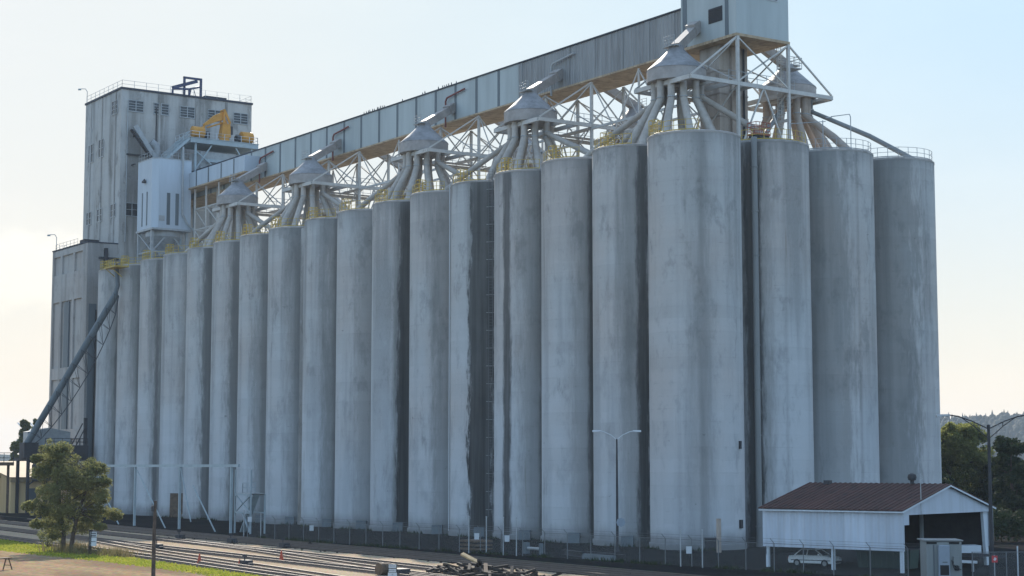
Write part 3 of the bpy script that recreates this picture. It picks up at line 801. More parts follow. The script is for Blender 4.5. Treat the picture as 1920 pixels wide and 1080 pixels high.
MB().tube([(7.3,TY0-0.2,58),(7.3,TY0-0.2,70)],0.1,8).build('downpipe', M['dark'], tw)
# blue hoist gantry on the tower roof
hg = thing('roof_hoist_frame', (14.2, 158.0, TZ+0.36), 'dark blue steel hoist frame standing on the tower roof', 'hoist frame')
mb = MB()
for x in (0, 3.2):
    for y in (0,): mb.beam((x, y, 0), (x, y, 4.2), 0.36)
mb.beam((-0.18, 0, 4.02), (3.38, 0, 4.02), 0.34, 0.36); 
mb.beam((-2.6, -0.9, 0), (-2.6, -0.9, 1.4), 0.3); mb.beam((0, -2.2, 0), (0, -2.2, 1.4), 0.3)
mb.beam((-2.7, -0.9, 1.5), (0.1, -2.2, 1.5), 0.3, 0.34)
mb.build('frame', M['navy'], hg)
mb = MB(); mb.beam((-2.6,-0.9,1.7),(2.4,0,3.6),0.55,0.6); mb.beam((0.2,-2.2,1.55),(3.2,-0.1,2.7),0.3,0.35)
mb.build('boom', M['navy'], hg)
mb = MB(); mb.beam((0.7,-0.6,0),(1.2,-0.3,2.0),0.12); mb.beam((2.2,-0.6,0),(1.7,-0.3,2.0),0.12)
mb.build('brace', M['navy'], hg)
# curved lamp at the tower roof corner
for nm, loc, lab, mat in (('roof_corner_lamp', (TX0+0.1, TY1-0.2, TZ+0.3), 'curved-neck lamp at the back corner of the tower roof', 'galv'), ('roof_corner_lamp', (-4.0, 171.0, 45.6), 'upright blue lamp at the back corner of the lower annex roof', 'bluesteel')):
    l = thing(nm, loc, lab, 'lamp', 'roof corner lamps')
    hgt = 2.2 if mat == 'galv' else 2.5
    MB().tube([(0,0,0),(0,0,hgt),(-0.3,0.1,hgt+0.5),(-1.1,0.3,hgt+0.45)],0.06,6).build('post', M[mat], l)
    MB().beam((-1.05,0.3,hgt+0.35),(-1.55,0.42,hgt+0.3),0.35,0.25).build('lamp_head', M['bluesteel'], l)

an = thing('tower_annex', (0,0,0), 'lower concrete annex with recessed wall panels left of the tower', 'annex')
AX0, AX1, AZ = -4.2, 0.88, 45.45
mb = MB().box((AX0, TY0, 0), (AX1, 171.3, AZ))
e = 0.32   # pilasters and bands stand proud of the panels
for y0, y1 in ((170.5,171.3),(166.3,167.2),(160.2,161.0),(154.0,156.3)): mb.box((AX0-e, y0, 0.2), (AX0-0.001, y1, AZ-0.05))
for z0, z1 in ((44.3,AZ-0.06),(36.2,41.0),(22.6,24.6),(12.2,13.9)):
    for y0, y1 in ((156.3,160.2),(161.0,166.3),(167.2,170.5)): mb.box((AX0-e+0.02, y0+0.002, z0), (AX0-0.001, y1-0.002, z1))
mb.build('wall', M['annex'], an)
mb = MB().box((AX0-e-0.1, TY0-0.1, AZ+0.003), (AX1-0.02, 171.4, AZ+0.2)); mb.build('roof_edge', M['roofedge'], an)
mb = MB().box((AX0-e+0.05, 162.6, 13.9), (AX0-0.02, 164.9, 36.0)); mb.build('tall_opening', M['strip'], an)
mb = MB().box((-4.1, TY0-0.09, 8), (-2.8, TY0+0.01, 35.0)); mb.build('dark_panel', M['strip'], an)
MB().tube([(-2.95,TY0-0.3,8),(-2.95,TY0-0.3,34)],0.12,8).build('pipe', M['black'], an)
mb = MB(); rail_line(mb, [(0.6,170.9),(AX0+0.1,170.9),(AX0+0.1,TY0+6)], AZ+0.2, 1.8, 0.03)
mb.build('roof_railing', M['galv'], an)
MB().box((-3.2,159.2,AZ+0.21),(-0.6,161.5,AZ+1.2)).build('roof_unit', M['dark'], an)
mb = MB(); mb.beam((-0.3,TY0-0.35,39.8),(5.5,TY0-0.35,39.8),0.3); mb.beam((-2.6,TY0-0.3,42.9),(0.9,TY0-0.3,42.9),0.3,0.35); mb.beam((-1.4,TY0-0.35,38),(-1.4,TY0-0.35,44.6),0.7,0.5)
mb.build('wall_bracket', M['dark'], an)

# inclined elevator chute in front of the tower
ch = thing('inclined_chute', (0,0,0), 'slanting grey chute with a stair alongside, leaning on the tower face above the belt house', 'chute')
MB().beam((2.8,152.4,66.0),(6.6,151.6,60.0),1.3,0.8).build('trough', M['galv'], ch)
mb = MB(); mb.beam((2.0,151.4,65.2),(5.9,150.8,59.9),0.12,0.3); mb.beam((2.0,152.2,65.2),(5.9,151.6,59.9),0.12,0.3)
for k in range(16):
    t = k/15; x = 2.0+3.9*t; z = 65.2-5.3*t
    mb.box((x-0.15,151.4-0.6*t,z),(x+0.15,152.2-0.6*t,z+0.05))
mb.build('stair', M['dark'], ch)
mb = MB(); mb.tube([(6.0,153.0,63.6),(6.9,152.9,63.0),(7.2,152.9,61.0),(7.0,152.8,59.6)],0.75,12); mb.build('elbow', M['galv'], ch, True)
mb = MB()
mb.beam((3.0,152.5,59.4),(3.0,153.9,59.4),0.2); mb.beam((1.9,153.6,61.2),(5.6,153.6,61.2),0.25); mb.beam((5.8,151.6,59.0),(5.8,153.9,61.0),0.2); mb.beam((3.2,152.4,65.2),(3.2,153.95,64.4),0.2)
mb.build('bracket', M['dark'], ch)

# belt house on legs above the far silos
BX, BY, BZ0, BZ1 = 2.2, 142.0, 47.2, 58.9
bh = thing('belt_house', (BX, BY, 0), 'pale blue-white clad belt house on steel legs above the far silos', 'belt house')
poly = [(0.0,0.9),(0.9,0.0),(6.7,0.0),(6.7,7.0),(0.0,7.0)]
MB().prism(poly, BZ0, BZ1).build('cladding', M['box'], bh)
MB().prism([(x*1.01-0.03,y*1.01-0.03) for x, y in poly], BZ1+0.003, BZ1+0.18).build('roof', M['galv'], bh)
for x0, x1 in ((2.35,2.95),(3.9,4.5)): MB().box((x0,-0.05,BZ0+0.6),(x1,0.01,BZ0+6.0)).build('louvre_strip', M['timber'] if False else M['strip'], bh)
for y0, y1 in ((2.6,3.0),(4.6,5.0)): MB().box((-0.05,y0,BZ0+0.6),(0.01,y1,BZ0+6.3)).build('louvre_strip', M['strip'], bh)
MB().box((1.0,-0.06,BZ0+1.2),(2.0,0.01,BZ0+2.1)).build('vent', M['galv'], bh)
MB().lathe([(0.05,0),(0.42,-0.5),(0.42,-0.7)],(-0.25,3.6,BZ0+8.6),10).build('hooded_vent', M['dark'], bh)
MB().tube([(5.0,-0.35,BZ1+2.3),(5.0,-0.35,BZ0+2.6),(6.0,-0.5,BZ0+0.8),(7.6,-0.6,BZ0-0.6)],0.17,8).build('pipe', M['galv'], bh, True)
MB().lathe([(3.0,BZ0-0.32),(3.0,BZ0-1.2),(0.8,BZ0-3.6),(0.8,BZ0-4.4)],(3.3,3.5,0),16).build('hopper', M['galv'], bh, True)
mb = MB()
for x in (0.25,6.45):
    for y in (1.0,6.7): mb.beam((x,y,H-0.1),(x,y,BZ0-0.3),0.4)
mb.box((-0.15,-0.1,BZ0-0.32),(6.85,7.1,BZ0-0.003))
for y in (1.0,6.7): mb.beam((0.45,y,43.3),(6.25,y,43.3),0.3); mb.beam((0.4,y,43.4),(3.3,y,46.7),0.2); mb.beam((6.3,y,43.4),(3.3,y,46.7),0.2)
for x in (0.25,6.45): mb.beam((x,1.2,43.3),(x,6.5,43.3),0.3); mb.beam((x,1.2,43.4),(x,6.5,46.6),0.18)
mb.build('leg_frame', M['galv'], bh)
mb = MB(); rail_line(mb, [(0.1,6.9),(0.1,1.0),(1.0,0.1),(6.6,0.1)], BZ1+0.18, 1.2, 0.035)
mb.build('roof_railing', M['galv'], bh)

# low belt gallery joining the belt house to the main gallery
lg = thing('belt_gallery', (0,0,0), 'short low side gallery with pale panels linking the belt house to the main gallery', 'conveyor gallery')
MB().box((8.5,120.4,54.3),(11.08,149.0,56.85)).build('panels', M['box'], lg)
for yy in (124.4,129.2,134.2,139.0): MB().box((8.465,yy-0.22,54.32),(8.51,yy+0.22,56.8)).build('joint_strip', M['strip'], lg)
MB().box((8.4,120.4,54.05),(11.1,149.0,54.297)).build('floor', M['plank'], lg)
mb = MB()
for yy in (126.0, 131.0,136.0,140.5):
    mb.beam((9.0,yy,H-0.1),(9.0,yy,54.0),0.24); mb.beam((11.0,yy,H-0.1),(11.0,yy,54.0),0.24)
    for z in (43.5,47.0,50.5): mb.beam((9.0,yy,z),(11.0,yy,z),0.15); 
for ya, yb in ((126,131),(131,136),(136,140.5)):
    for z in (43.5,47.0,50.5): mb.beam((9.0,ya,z),(9.0,yb,z),0.16); mb.beam((9.0,ya,z-3.3),(9.0,yb,z),0.13)
mb.build('support_frame', M['steel'], lg)

# crane platform with yellow crane and two winch drums
cp = thing('crane_platform', (0,0,0), 'blue-grey steel platform with railings and stair carrying the yellow crane', 'platform')
CZ = 63.6
mb = MB(); mb.box((9.9,144.8,CZ-0.8),(22.6,151.6,CZ)); mb.box((9.8,144.7,CZ+0.003),(22.7,151.7,CZ+0.1)); mb.build('deck', M['bluesteel'], cp)
mb = MB()
for x in (11.0,21.5):
    for y in (145.3,151.0): mb.beam((x,y,H-0.1),(x,y,CZ-0.82),0.32)
mb.beam((11.0,145.3,58.2),(14.0,145.3,CZ-0.9),0.22); mb.beam((21.5,145.3,58.2),(18.5,145.3,CZ-0.9),0.22); mb.beam((11,145.3,61.5),(16,145.3,57.9),0.2); mb.beam((21.5,145.3,61.5),(16,145.3,57.9),0.2)
mb.beam((13.2,145.3,60.0),(19.2,145.3,60.0),0.25,0.5)
mb.build('legs', M['bluesteel'], cp)
MB().box((12.3,146.0,58.4),(20.5,151.0,61.6)).build('machinery_housing', M['galv'], cp)
mb = MB(); rail_line(mb, [(9.95,151.5),(9.95,144.9),(22.5,144.9),(22.5,151.5)], CZ+0.1, 1.6, 0.05); mb.build('railing', M['signwhite'], cp)
mb = MB()
mb.beam((9.8,145.0,CZ-0.1),(5.2,145.0,59.1),0.12,0.4); mb.beam((9.8,146.1,CZ-0.1),(5.2,146.1,59.1),0.12,0.4)
for k in range(14):
    t = (k+0.5)/14; x = 9.8-4.6*t; z = CZ-0.1-4.4*t; mb.box((x-0.14,145.07,z),(x+0.14,146.03,z+0.05))
for y in (145.0,146.1):
    for h in (0.6,1.1): mb.tube([(9.8,y,CZ+h),(5.2,y,59.2+h)],0.045,5)
    for k in range(5): t = k/4; mb.tube([(9.8-4.6*t,y,CZ-4.4*t),(9.8-4.6*t,y,CZ-4.4*t+1.1)],0.045,5)
mb.build('stair', M['bluesteel'], cp)
cr = thing('pedestal_crane', (17.2,147.2,CZ+0.1), 'orange-yellow pedestal crane with folded jib on the steel platform', 'crane')
MB().xprism(None, ([Vector(p) for p in ((-0.9,-0.8,0.9),(0.9,-0.8,0.9),(0.9,-0.6,3.4),(-0.55,-0.6,3.4))],[Vector(p) for p in ((-0.9,0.8,0.9),(0.9,0.8,0.9),(0.9,0.6,3.4),(-0.55,0.6,3.4))])).build('pedestal', M['orange'], cr, bevel=0.08)
MB().lathe([(1.05,0),(1.05,0.35),(0.9,0.5),(0.9,0.9)],n=20).build('slewing_base', M['orange'], cr, True)
mb = MB(); mb.beam((0.75,-0.7,3.4),(-0.35,-0.7,5.7),0.18,0.4); mb.beam((0.75,0.7,3.4),(-0.35,0.7,5.7),0.18,0.4); mb.beam((-0.45,-0.7,3.3),(-0.35,-0.7,5.7),0.16,0.3); mb.beam((-0.45,0.7,3.3),(-0.35,0.7,5.7),0.16,0.3); mb.beam((-0.35,-0.8,5.7),(-0.35,0.8,5.7),0.3)
mb.build('mast_frame', M['orange'], cr)
MB().xprism(None, ([Vector(p) for p in ((-0.3,-0.45,5.55),(-0.3,-0.45,4.0),(-1.6,-0.45,3.6),(-3.9,-0.45,2.55),(-3.9,-0.45,3.0),(-2.0,-0.45,4.7))],[Vector(p) for p in ((-0.3,0.45,5.55),(-0.3,0.45,4.0),(-1.6,0.45,3.6),(-3.9,0.45,2.55),(-3.9,0.45,3.0),(-2.0,0.45,4.7))])).build('jib', M['orange'], cr, bevel=0.05)
mb = MB(); mb.tube([(-0.2,-0.2,3.6),(-3.4,-0.2,2.35)],0.14,8); mb.beam((-3.7,0,2.5),(-4.3,0,2.3),0.3); mb.build('jib_ram', M['orange'], cr)
MB().box((0.92,-0.6,1.5),(1.35,0.6,3.0)).build('cab_box', M['dark'], cr, bevel=0.05)
for x, lab in ((12.1,'yellow cylindrical winch housing left of the crane on its platform'),(21.3,'yellow cylindrical winch housing right of the crane on its platform')):
    w = thing('winch_housing', (x,147.0,CZ+0.1), lab, 'winch', 'winch housings beside the crane')
    MB().tube([(-1.15,0,1.35),(-1.0,0,1.35),(1.0,0,1.35),(1.15,0,1.35)],[0.8,1.0,1.0,0.8],20).build('drum_cover', M['orange'], w, True)
    mb = MB(); mb.box((-1.1,-0.8,0),(1.1,0.8,0.3)); mb.beam((-0.8,0,0.2),(-0.8,0,1.0),0.5,0.3); mb.beam((0.8,0,0.2),(0.8,0,1.0),0.5,0.3); mb.build('skid', M['bluesteel'], w)
    s = 1 if x < 15 else -1
    MB().tube([(1.25*s,0,1.0),(2.0*s,0,1.0)],[0.7,0.7],18).build('reel', M['dark'], w, True)

# yellow bracket platform hung on the far silos and the slanting conveyor tube
yp = thing('bracket_platform', (-5.9,136.8,39.4), 'small yellow railed bracket platform hung near the top of the far silos', 'platform')
mb = MB(); mb.box((-1.1,-2.0,0),(1.2,3.2,0.12)); mb.beam((0.9,0.2,-1.4),(-0.9,0.2,0),0.12); mb.beam((0.9,2.6,-1.4),(-0.9,2.6,0),0.12); mb.build('deck', M['yellow'], yp)
mb = MB(); rail_line(mb, [(1.1,3.1),(-1.0,3.1),(-1.0,-1.9),(1.1,-1.9)], 0.12, 1.0, 0.055, (0.1,0.6,1.15)); mb.build('railing', M['yellow'], yp)
ct = thing('conveyor_tube', (0,0,0), 'long slanting grey conveyor tube with a trussed underside rising up the far silos', 'conveyor tube')
P0, P1 = Vector((-15.6,150.4,10.8)), Vector((-5.7,137.6,35.2))
MB().tube([P0, P1], 0.55, 14).build('tube', M['strip'], ct, True)
mb = MB(); dr = (P1-P0).normalized(); sd = Vector((0,0,1)).cross(dr).normalized(); dn = dr.cross(sd); 
if dn.z > 0: dn = -dn
N = 11
low = []
for k in range(N+1):
    t = k/N; dep = 2.5*math.sin(math.pi*min(1, max(0, t)))**0.6+0.6
    c = P0.lerp(P1, t); low.append(c+dn*dep)
for k in range(N+1):
    c = P0.lerp(P1, k/N)
    for s in (-0.55,0.55):
        mb.beam(c+sd*s, low[k], 0.06)
        if k < N: mb.beam(P0.lerp(P1, (k+1)/N)+sd*s, low[k], 0.055)
for k in range(N): mb.beam(low[k], low[k+1], 0.10)
mb.build('truss', M['dark'], ct)
MB().tube([P1-dr*0.5, P1+Vector((0.2,-0.1,1.4)), (-5.6,137.9,39.3)], 0.36, 12).build('riser', M['strip'], ct, True)
MB().tube([P1+Vector((0.1,0,0.6)), (-4.85,139.6,37.6),(-4.8,139.8,40.4)], 0.16, 8).build('spout', M['timber'], ct, True)

# dark loading platform at the foot of the tube
lp = thing('loading_platform', (0,0,0), 'dark steel loading platform on posts under the foot of the slanting tube', 'platform')
mb = MB(); mb.box((-16.6,146.5,8.5),(-6.0,152.8,9.0)); mb.box((-13.5,147.0,9.0),(-6.2,152.4,11.0)); mb.build('deck_box', M['dark'], lp)
for x in (-16.2,-11.5,-6.4):
    for y in (147,152): MB().beam((x,y,0),(x,y,8.5),0.45).build('post', M['dark'], lp)
MB().beam((-16.2,147,4.5),(-11.5,147,8.3),0.2).build('brace', M['dark'], lp); MB().beam((-11.5,147,4.5),(-6.4,147,8.3),0.2).build('brace', M['dark'], lp)
mb = MB(); rail_line(mb, [(-13.4,147.1),(-6.3,147.1),(-6.3,152.3)], 11.0, 1.5, 0.045); mb.beam((-9.0,147.2,11),(-7.2,147.2,14.6),0.15); mb.beam((-8.2,147.2,11),(-6.4,147.2,14.6),0.15); mb.beam((-6.6,147.5,11),(-6.6,147.5,15.5),0.5); mb.build('railing', M['dark'], lp)
MB().box((-16.9,146.9,8.9),(-14.6,149.4,11.4)).build('boot_box', M['dark'], lp)
MB().lathe([(1.2,5.2),(1.5,5.4),(1.5,7.8),(1.1,8.2)],(-14.2,146.4,0),16).build('drum', M['dark'], lp, True)
tk = thing('storage_bin', (-12.2,152.9,11.0), 'pale rectangular storage bin with a peaked lid beside the annex wall', 'bin')
mb = MB(); mb.box((-2.6,-1.2,-0.4),(4.6,1.0,2.2)); mb.build('bin_body', M['galv'], tk)
mb = MB(); mb.xprism(None, ([Vector(p) for p in ((-2.7,-1.3,2.21),(4.7,-1.3,2.21),(1.0,-1.3,2.9))],[Vector(p) for p in ((-2.7,1.1,2.21),(4.7,1.1,2.21),(1.0,1.1,2.9))])); mb.build('lid', M['galv'], tk)
wk = thing('pipe_walkway', (-30,151,8.0), 'tan steel walkway on posts at the far left edge, with railings', 'walkway')
mb = MB(); mb.box((0,-1,-0.3),(12.5,1,0.25)); mb.build('deck', M['timber'], wk)
mb = MB(); rail_line(mb, [(0,-0.95),(12.4,-0.95)], 0.25, 1.5, 0.05, (0.7,1.5)); mb.build('railing', M['dark'], wk)
for x in (1.0,6.0,11.9): MB().beam((x,0,-8.0),(x,0,-0.3),0.35).build('post', M['timber'], wk)
MB().beam((6.0,0,-3),(8.0,0,-0.4),0.2).build('brace', M['timber'], wk)

# cream buildings at the far left
wh = thing('cream_warehouse', (0,0,0), 'cream gabled warehouse at the far left edge, cut by the frame', 'warehouse')
MB().xprism(None, ([Vector(p) for p in ((-34,158,0),(-17.2,158,0),(-17.2,158,5.6),(-24.5,158,10.4),(-34,158,6.6))],[Vector(p) for p in ((-34,200,0),(-17.2,200,0),(-17.2,200,5.6),(-24.5,200,10.4),(-34,200,6.6))])).build('walls', M['cream'], wh)
mb = MB(); mb.xprism(None, ([Vector(p) for p in ((-16.8,157.6,5.45),(-24.5,157.6,10.5),(-24.5,157.6,10.75),(-16.6,157.6,5.7))],[Vector(p) for p in ((-16.8,200,5.45),(-24.5,200,10.5),(-24.5,200,10.75),(-16.6,200,5.7))])); mb.build('roof', M['creamroof'], wh)
for x in (-20.9,-18.9):
    w = MB().box((x-0.35,157.95,1.6),(x+0.35,158.01,4.0)).build('window', M['glass'], wh)
lt = thing('cream_lean_to', (0,0,0), 'small cream block with a cornice and a sloping sunlit roof beside the warehouse', 'building')
mb = MB(); mb.xprism(None, ([Vector(p) for p in ((-17.1,152.4,0),(-17.1,171,0),(-17.1,171,8.2),(-17.1,152.4,5.6))],[Vector(p) for p in ((-8.5,152.4,0),(-8.5,171,0),(-8.5,171,8.2),(-8.5,152.4,5.6))])); mb.build('walls', M['cream'], lt)
MB().box((-17.3,152.0,5.0),(-12.2,152.38,5.5)).build('cornice', M['creamroof'], lt)
mb = MB(); mb.xprism(None, ([Vector(p) for p in ((-17.4,152.1,5.62),(-17.4,171.2,8.24),(-17.4,171.2,8.44),(-17.4,152.1,5.82))],[Vector(p) for p in ((-8.2,152.1,5.62),(-8.2,171.2,8.24),(-8.2,171.2,8.44),(-8.2,152.1,5.82))])); mb.build('roof', M['creamroof'], lt)
MB().box((-14.6,152.3,0),(-12.9,152.41,4.0)).build('door', M['strip'], lt)
MB().box((-10.7,152.3,0.6),(-9.2,152.41,3.6)).build('dark_opening', M['black'], lt)

# small steel pipe rack along the front
pr = thing('pipe_rack', (-22.0,0,0), 'pale steel pipe rack with tall posts and leaning props before the far silos', 'pipe rack')
MB().beam((0,56.2,7.85),(0,102,7.75),0.22,0.32).build('top_beam', M['bluesteel'], pr)
for y in (58.2,73.1,87.6,101.5): MB().beam((0,y,0),(0,y,7.68),0.26).build('post', M['bluesteel'], pr)
for a, b in (((0,87.0,7.2),(0,77.4,0)),((0,73.0,7.6),(0,69.6,1.0)),((0.2,69.6,5.4),(0.2,62.9,0)),((0,102,6.5),(0,93,0))): MB().beam(a,b,0.12).build('prop', M['bluesteel'], pr)
stw = thing('stair_tower', (-21.2,54.6,0), 'small skeletal steel stair tower at the end of the pipe rack', 'stair tower')
mb = MB()
for x in (0,1.8):
    for y in (0,4.2): mb.beam((x,y,0),(x,y,7.4 if x == 0 else 4.6),0.16)
for z in (2.4,4.5):
    mb.beam((0,0,z),(0,4.2,z),0.16); mb.beam((1.8,0,z),(1.8,4.2,z),0.16)
mb.beam((0,0,2.4),(0,4.2,4.5),0.12); mb.beam((0,4.2,2.4),(0,0,4.5),0.12); mb.beam((0,0.2,0.2),(0,2.2,2.4),0.2,0.12)
mb.build('frame', M['bluesteel'], stw)
mb = MB(); mb.box((0.05,0.05,4.6),(1.75,4.15,4.68)); mb.build('landing', M['galv'], stw)
mb = MB(); rail_line(mb, [(0.1,0.1),(0.1,2.4),(1.7,2.4)], 4.68, 1.1, 0.035, (0.6,1.15)); mb.build('railing', M['bluesteel'], stw)
mb = MB(); mb.beam((0.9,0.3,4.6),(0.9,3.9,0.1),0.8,0.14); mb.build('stair_flight', M['bluesteel'], stw)
# ------------------------------------------------------------------ ground and sheets
def ground_mat(name, c1, c2, c3, s1=0.25, s2=3.0, along=0.35, bumpd=0.04, speck=0.0, speckc=(0.6,0.55,0.45)):
    b = NB(name)
    n1 = b.noise(b.mapping((s1, s1*along, 1)), 1.0, 6, 0.6)
    n2 = b.noise(b.mapping((s2, s2, 1)), 1.0, 5, 0.7)
    v = b.voro(b.mapping((s2*2.2, s2*2.2, 1)), 1.0)
    c = b.mix(b.ramp(n1, 0.35, 0.65), c1, c2)
    c = b.mix(b.math('MULTIPLY', b.ramp(n2, 0.4, 0.7), 0.6), c, c3)
    c = b.mix(0.35, c, b.mix(1.0, c, v.outputs['Color'], 'MULTIPLY'))
    if speck: c = b.mix(b.math('MULTIPLY', b.ramp(n2, 0.66, 0.72), speck), c, speckc)
    b.bump(b.math('ADD', n2, b.math('MULTIPLY', v.outputs['Distance'], 0.6)), 0.6, bumpd)
    return b.done(c, 1.0, 0.0, 0.0)
M['ground'] = ground_mat('far_ground', (0.10,0.10,0.075), (0.14,0.13,0.10), (0.08,0.09,0.06), 0.02, 0.4)
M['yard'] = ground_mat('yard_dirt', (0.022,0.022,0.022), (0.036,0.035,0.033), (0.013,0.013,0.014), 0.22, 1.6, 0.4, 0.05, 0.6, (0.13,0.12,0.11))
M['ballast'] = ground_mat('pale_ballast', (0.40,0.31,0.215), (0.50,0.39,0.27), (0.25,0.19,0.135), 0.28, 3.4, 0.12, 0.07)
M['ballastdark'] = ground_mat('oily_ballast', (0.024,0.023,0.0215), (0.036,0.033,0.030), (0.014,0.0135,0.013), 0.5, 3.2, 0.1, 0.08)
M['road'] = ground_mat('gravel_road', (0.24,0.168,0.11), (0.385,0.275,0.165), (0.16,0.114,0.08), 0.22, 1.5, 0.16, 0.03, 0.25)
M['grass'] = ground_mat('grass_turf', (0.19,0.225,0.03), (0.27,0.275,0.045), (0.38,0.30,0.09), 0.3, 1.6, 0.3, 0.05)

G_R = 4000
def sheet(name, pts, z, mat):
    me = bpy.data.meshes.new(name)
    me.from_pydata([(x, y, z) for x, y in pts], [], [tuple(range(len(pts)))])
    me.materials.append(mat); me.update()
    o = bpy.data.objects.new(name, me); COL.objects.link(o)
    if me.polygons[0].normal.z < 0: me.flip_normals()
    return tag(o, kind='structure')
def jag(line, amp, step=0.9, seed=1):
    r = random.Random(seed); out = []
    for (x0, y0), (x1, y1) in zip(line[:-1], line[1:]):
        n = max(1, int(math.hypot(x1-x0, y1-y0)/step))
        for k in range(n):
            t = k/n; out.append((x0+(x1-x0)*t+r.uniform(-amp, amp), y0+(y1-y0)*t))
    out.append(line[-1]); return out
sheet('ground', [(-G_R,-G_R),(G_R,-G_R),(G_R,G_R),(-G_R,G_R)], 0.0, M['ground'])
BL = lambda y: -52.4+0.052*(y-11.6)
BR = lambda y: -32.4+0.03*(y-11.6)
yr = [150, 100, 60, 20, -20, -60, -110]
left = [(BL(y), y) for y in yr]; mid = [(BR(y), y) for y in yr]; rt2 = [(-26.2+0.02*y, y) for y in yr]
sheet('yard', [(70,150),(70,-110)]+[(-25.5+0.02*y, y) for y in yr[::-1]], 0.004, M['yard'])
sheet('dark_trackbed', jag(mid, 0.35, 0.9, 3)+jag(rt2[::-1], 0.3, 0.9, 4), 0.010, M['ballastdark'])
sheet('pale_trackbed', jag(left, 0.25, 0.7, 5)+jag([(x+0.3, y) for x, y in mid][::-1], 0.3, 0.8, 6), 0.006, M['ballast'])
RE = [(-52.5,75),(-53.5,60),(-55.2,46),(-57.0,34),(-56.6,22),(-55.9,11),(-55.6,-1),(-55.8,-11),(-57.0,-22),(-59,-36),(-62,-60)]
sheet('grass_verge', jag([(BL(y)+0.15, y) for y in (75,46,20,-10,-36,-60)], 0.35, 0.7, 8)+jag(RE[::-1], 0.4, 0.7, 9), 0.014, M['grass'])
sheet('gravel_road', [(-54,75),(-120,75),(-120,-60)]+[(x+2.2,y) for x, y in RE[::-1]], 0.009, M['road'])

# grass tufts: one mass
mb = MB(); r2 = random.Random(21)
def edge_x(line, y):
    for (xa, ya), (xb, yb) in zip(line[:-1], line[1:]):
        if yb <= y <= ya: return xa+(xb-xa)*(y-ya)/(yb-ya)
    return line[-1][0]
cnt = 0
while cnt < 9000:
    y = r2.uniform(-32, 62); x = r2.uniform(edge_x(RE, y)-0.7, BL(y)+0.4)
    p = (x-edge_x(RE, y))
    if p < 0 and r2.random() < 0.6: continue
    h = r2.uniform(0.05, 0.16)*(1.5 if r2.random() < 0.06 else 1); a = r2.uniform(0, 6.28); w = r2.uniform(0.05, 0.12)
    dx, dy = math.cos(a)*w, math.sin(a)*w; lx, ly = r2.uniform(-.06,.06), r2.uniform(-.06,.06)
    mb.add([(x-dx,y-dy,0.01),(x+dx,y+dy,0.01),(x+lx,y+ly,h)], [(0,1,2)]); cnt += 1
g = mb.build('grass_tufts', M['grassblade'], fix=False); tag(g, kind='stuff')
g['label'] = 'short yellow-green grass on the verge beside the tracks'
mb = MB()
for q in range(1500):
    cx, cy, s = rng.choice(((-51.6,30,1.6),(-52.8,24,1.6),(-51.5,20,1.5),(-50.0,34,1.5),(-53.0,27,1.3),(-51.9,17,0.9)))
    x, y = cx+rng.gauss(0,s*0.6), cy+rng.gauss(0,s*1.3); h = rng.uniform(0.25,0.95); a = rng.uniform(0,6.28); w = 0.04
    mb.add([(x-w*math.cos(a),y-w*math.sin(a),0.01),(x+w*math.cos(a),y+w*math.sin(a),0.01),(x+rng.uniform(-.2,.2),y+rng.uniform(-.2,.2),h)],[(0,1,2)])
g = mb.build('dry_weeds', M['weed'], fix=False); tag(g, 'dry brown weeds tangled round the tree foot and post', kind='stuff')

# dark weeds along the fence and the silo feet, and loose stones on the shaded yard: one mass each
mb = MB(); r3 = random.Random(77)
FX = [(-25.2,47),(-23.9,16),(-22.9,3.3),(-20.0,-23),(-18.2,-37),(-17.0,-43.2)]
for q in range(5200):
    if r3.random() < 0.5:
        y = r3.uniform(-43,47); x = edge_x(FX, y)+r3.gauss(0,0.35)
        if math.sin(y*0.9)+math.sin(y*0.37+1) < -0.1: continue
    else:
        j = r3.randint(0,13); a = math.radians(r3.uniform(150,260)); rr = 4.75+abs(r3.gauss(0,0.35)); x = rr*math.cos(a); y = sy(j)+rr*math.sin(a)
        if math.sin(j*2.1+a*5) < 0: continue
    h = r3.uniform(0.08,0.45); a = r3.uniform(0,6.28); w = r3.uniform(0.03,0.09)
    mb.add([(x-w*math.cos(a),y-w*math.sin(a),0.01),(x+w*math.cos(a),y+w*math.sin(a),0.01),(x+r3.uniform(-.15,.15),y+r3.uniform(-.15,.15),h)],[(0,1,2)])
g = mb.build('yard_weeds', M['darkleaf'], fix=False); tag(g, 'dark weeds along the fence line and the silo feet', kind='stuff')
mb = MB()
for q in range(650):
    y = r3.uniform(-45,60); x = r3.uniform(-25,-5.5) if r3.random() < 0.7 else r3.uniform(-34,-26); s = r3.uniform(0.05,0.14)*(2.2 if r3.random() < 0.04 else 1)
    mb.add([(x-s,y-s*r3.uniform(.5,1),0.0),(x+s,y-s*r3.uniform(.5,1),0.0),(x+s*r3.uniform(.4,1),y+s,0.0),(x-s,y+s*r3.uniform(.4,1),0.0),(x+s*r3.uniform(-.3,.3),y,s*r3.uniform(.5,1.1))],[(0,1,4),(1,2,4),(2,3,4),(3,0,4)])
g = mb.build('loose_stones', M['ballastdark'], fix=False); tag(g, 'loose stones and rubble scattered over the shaded yard', kind='stuff')

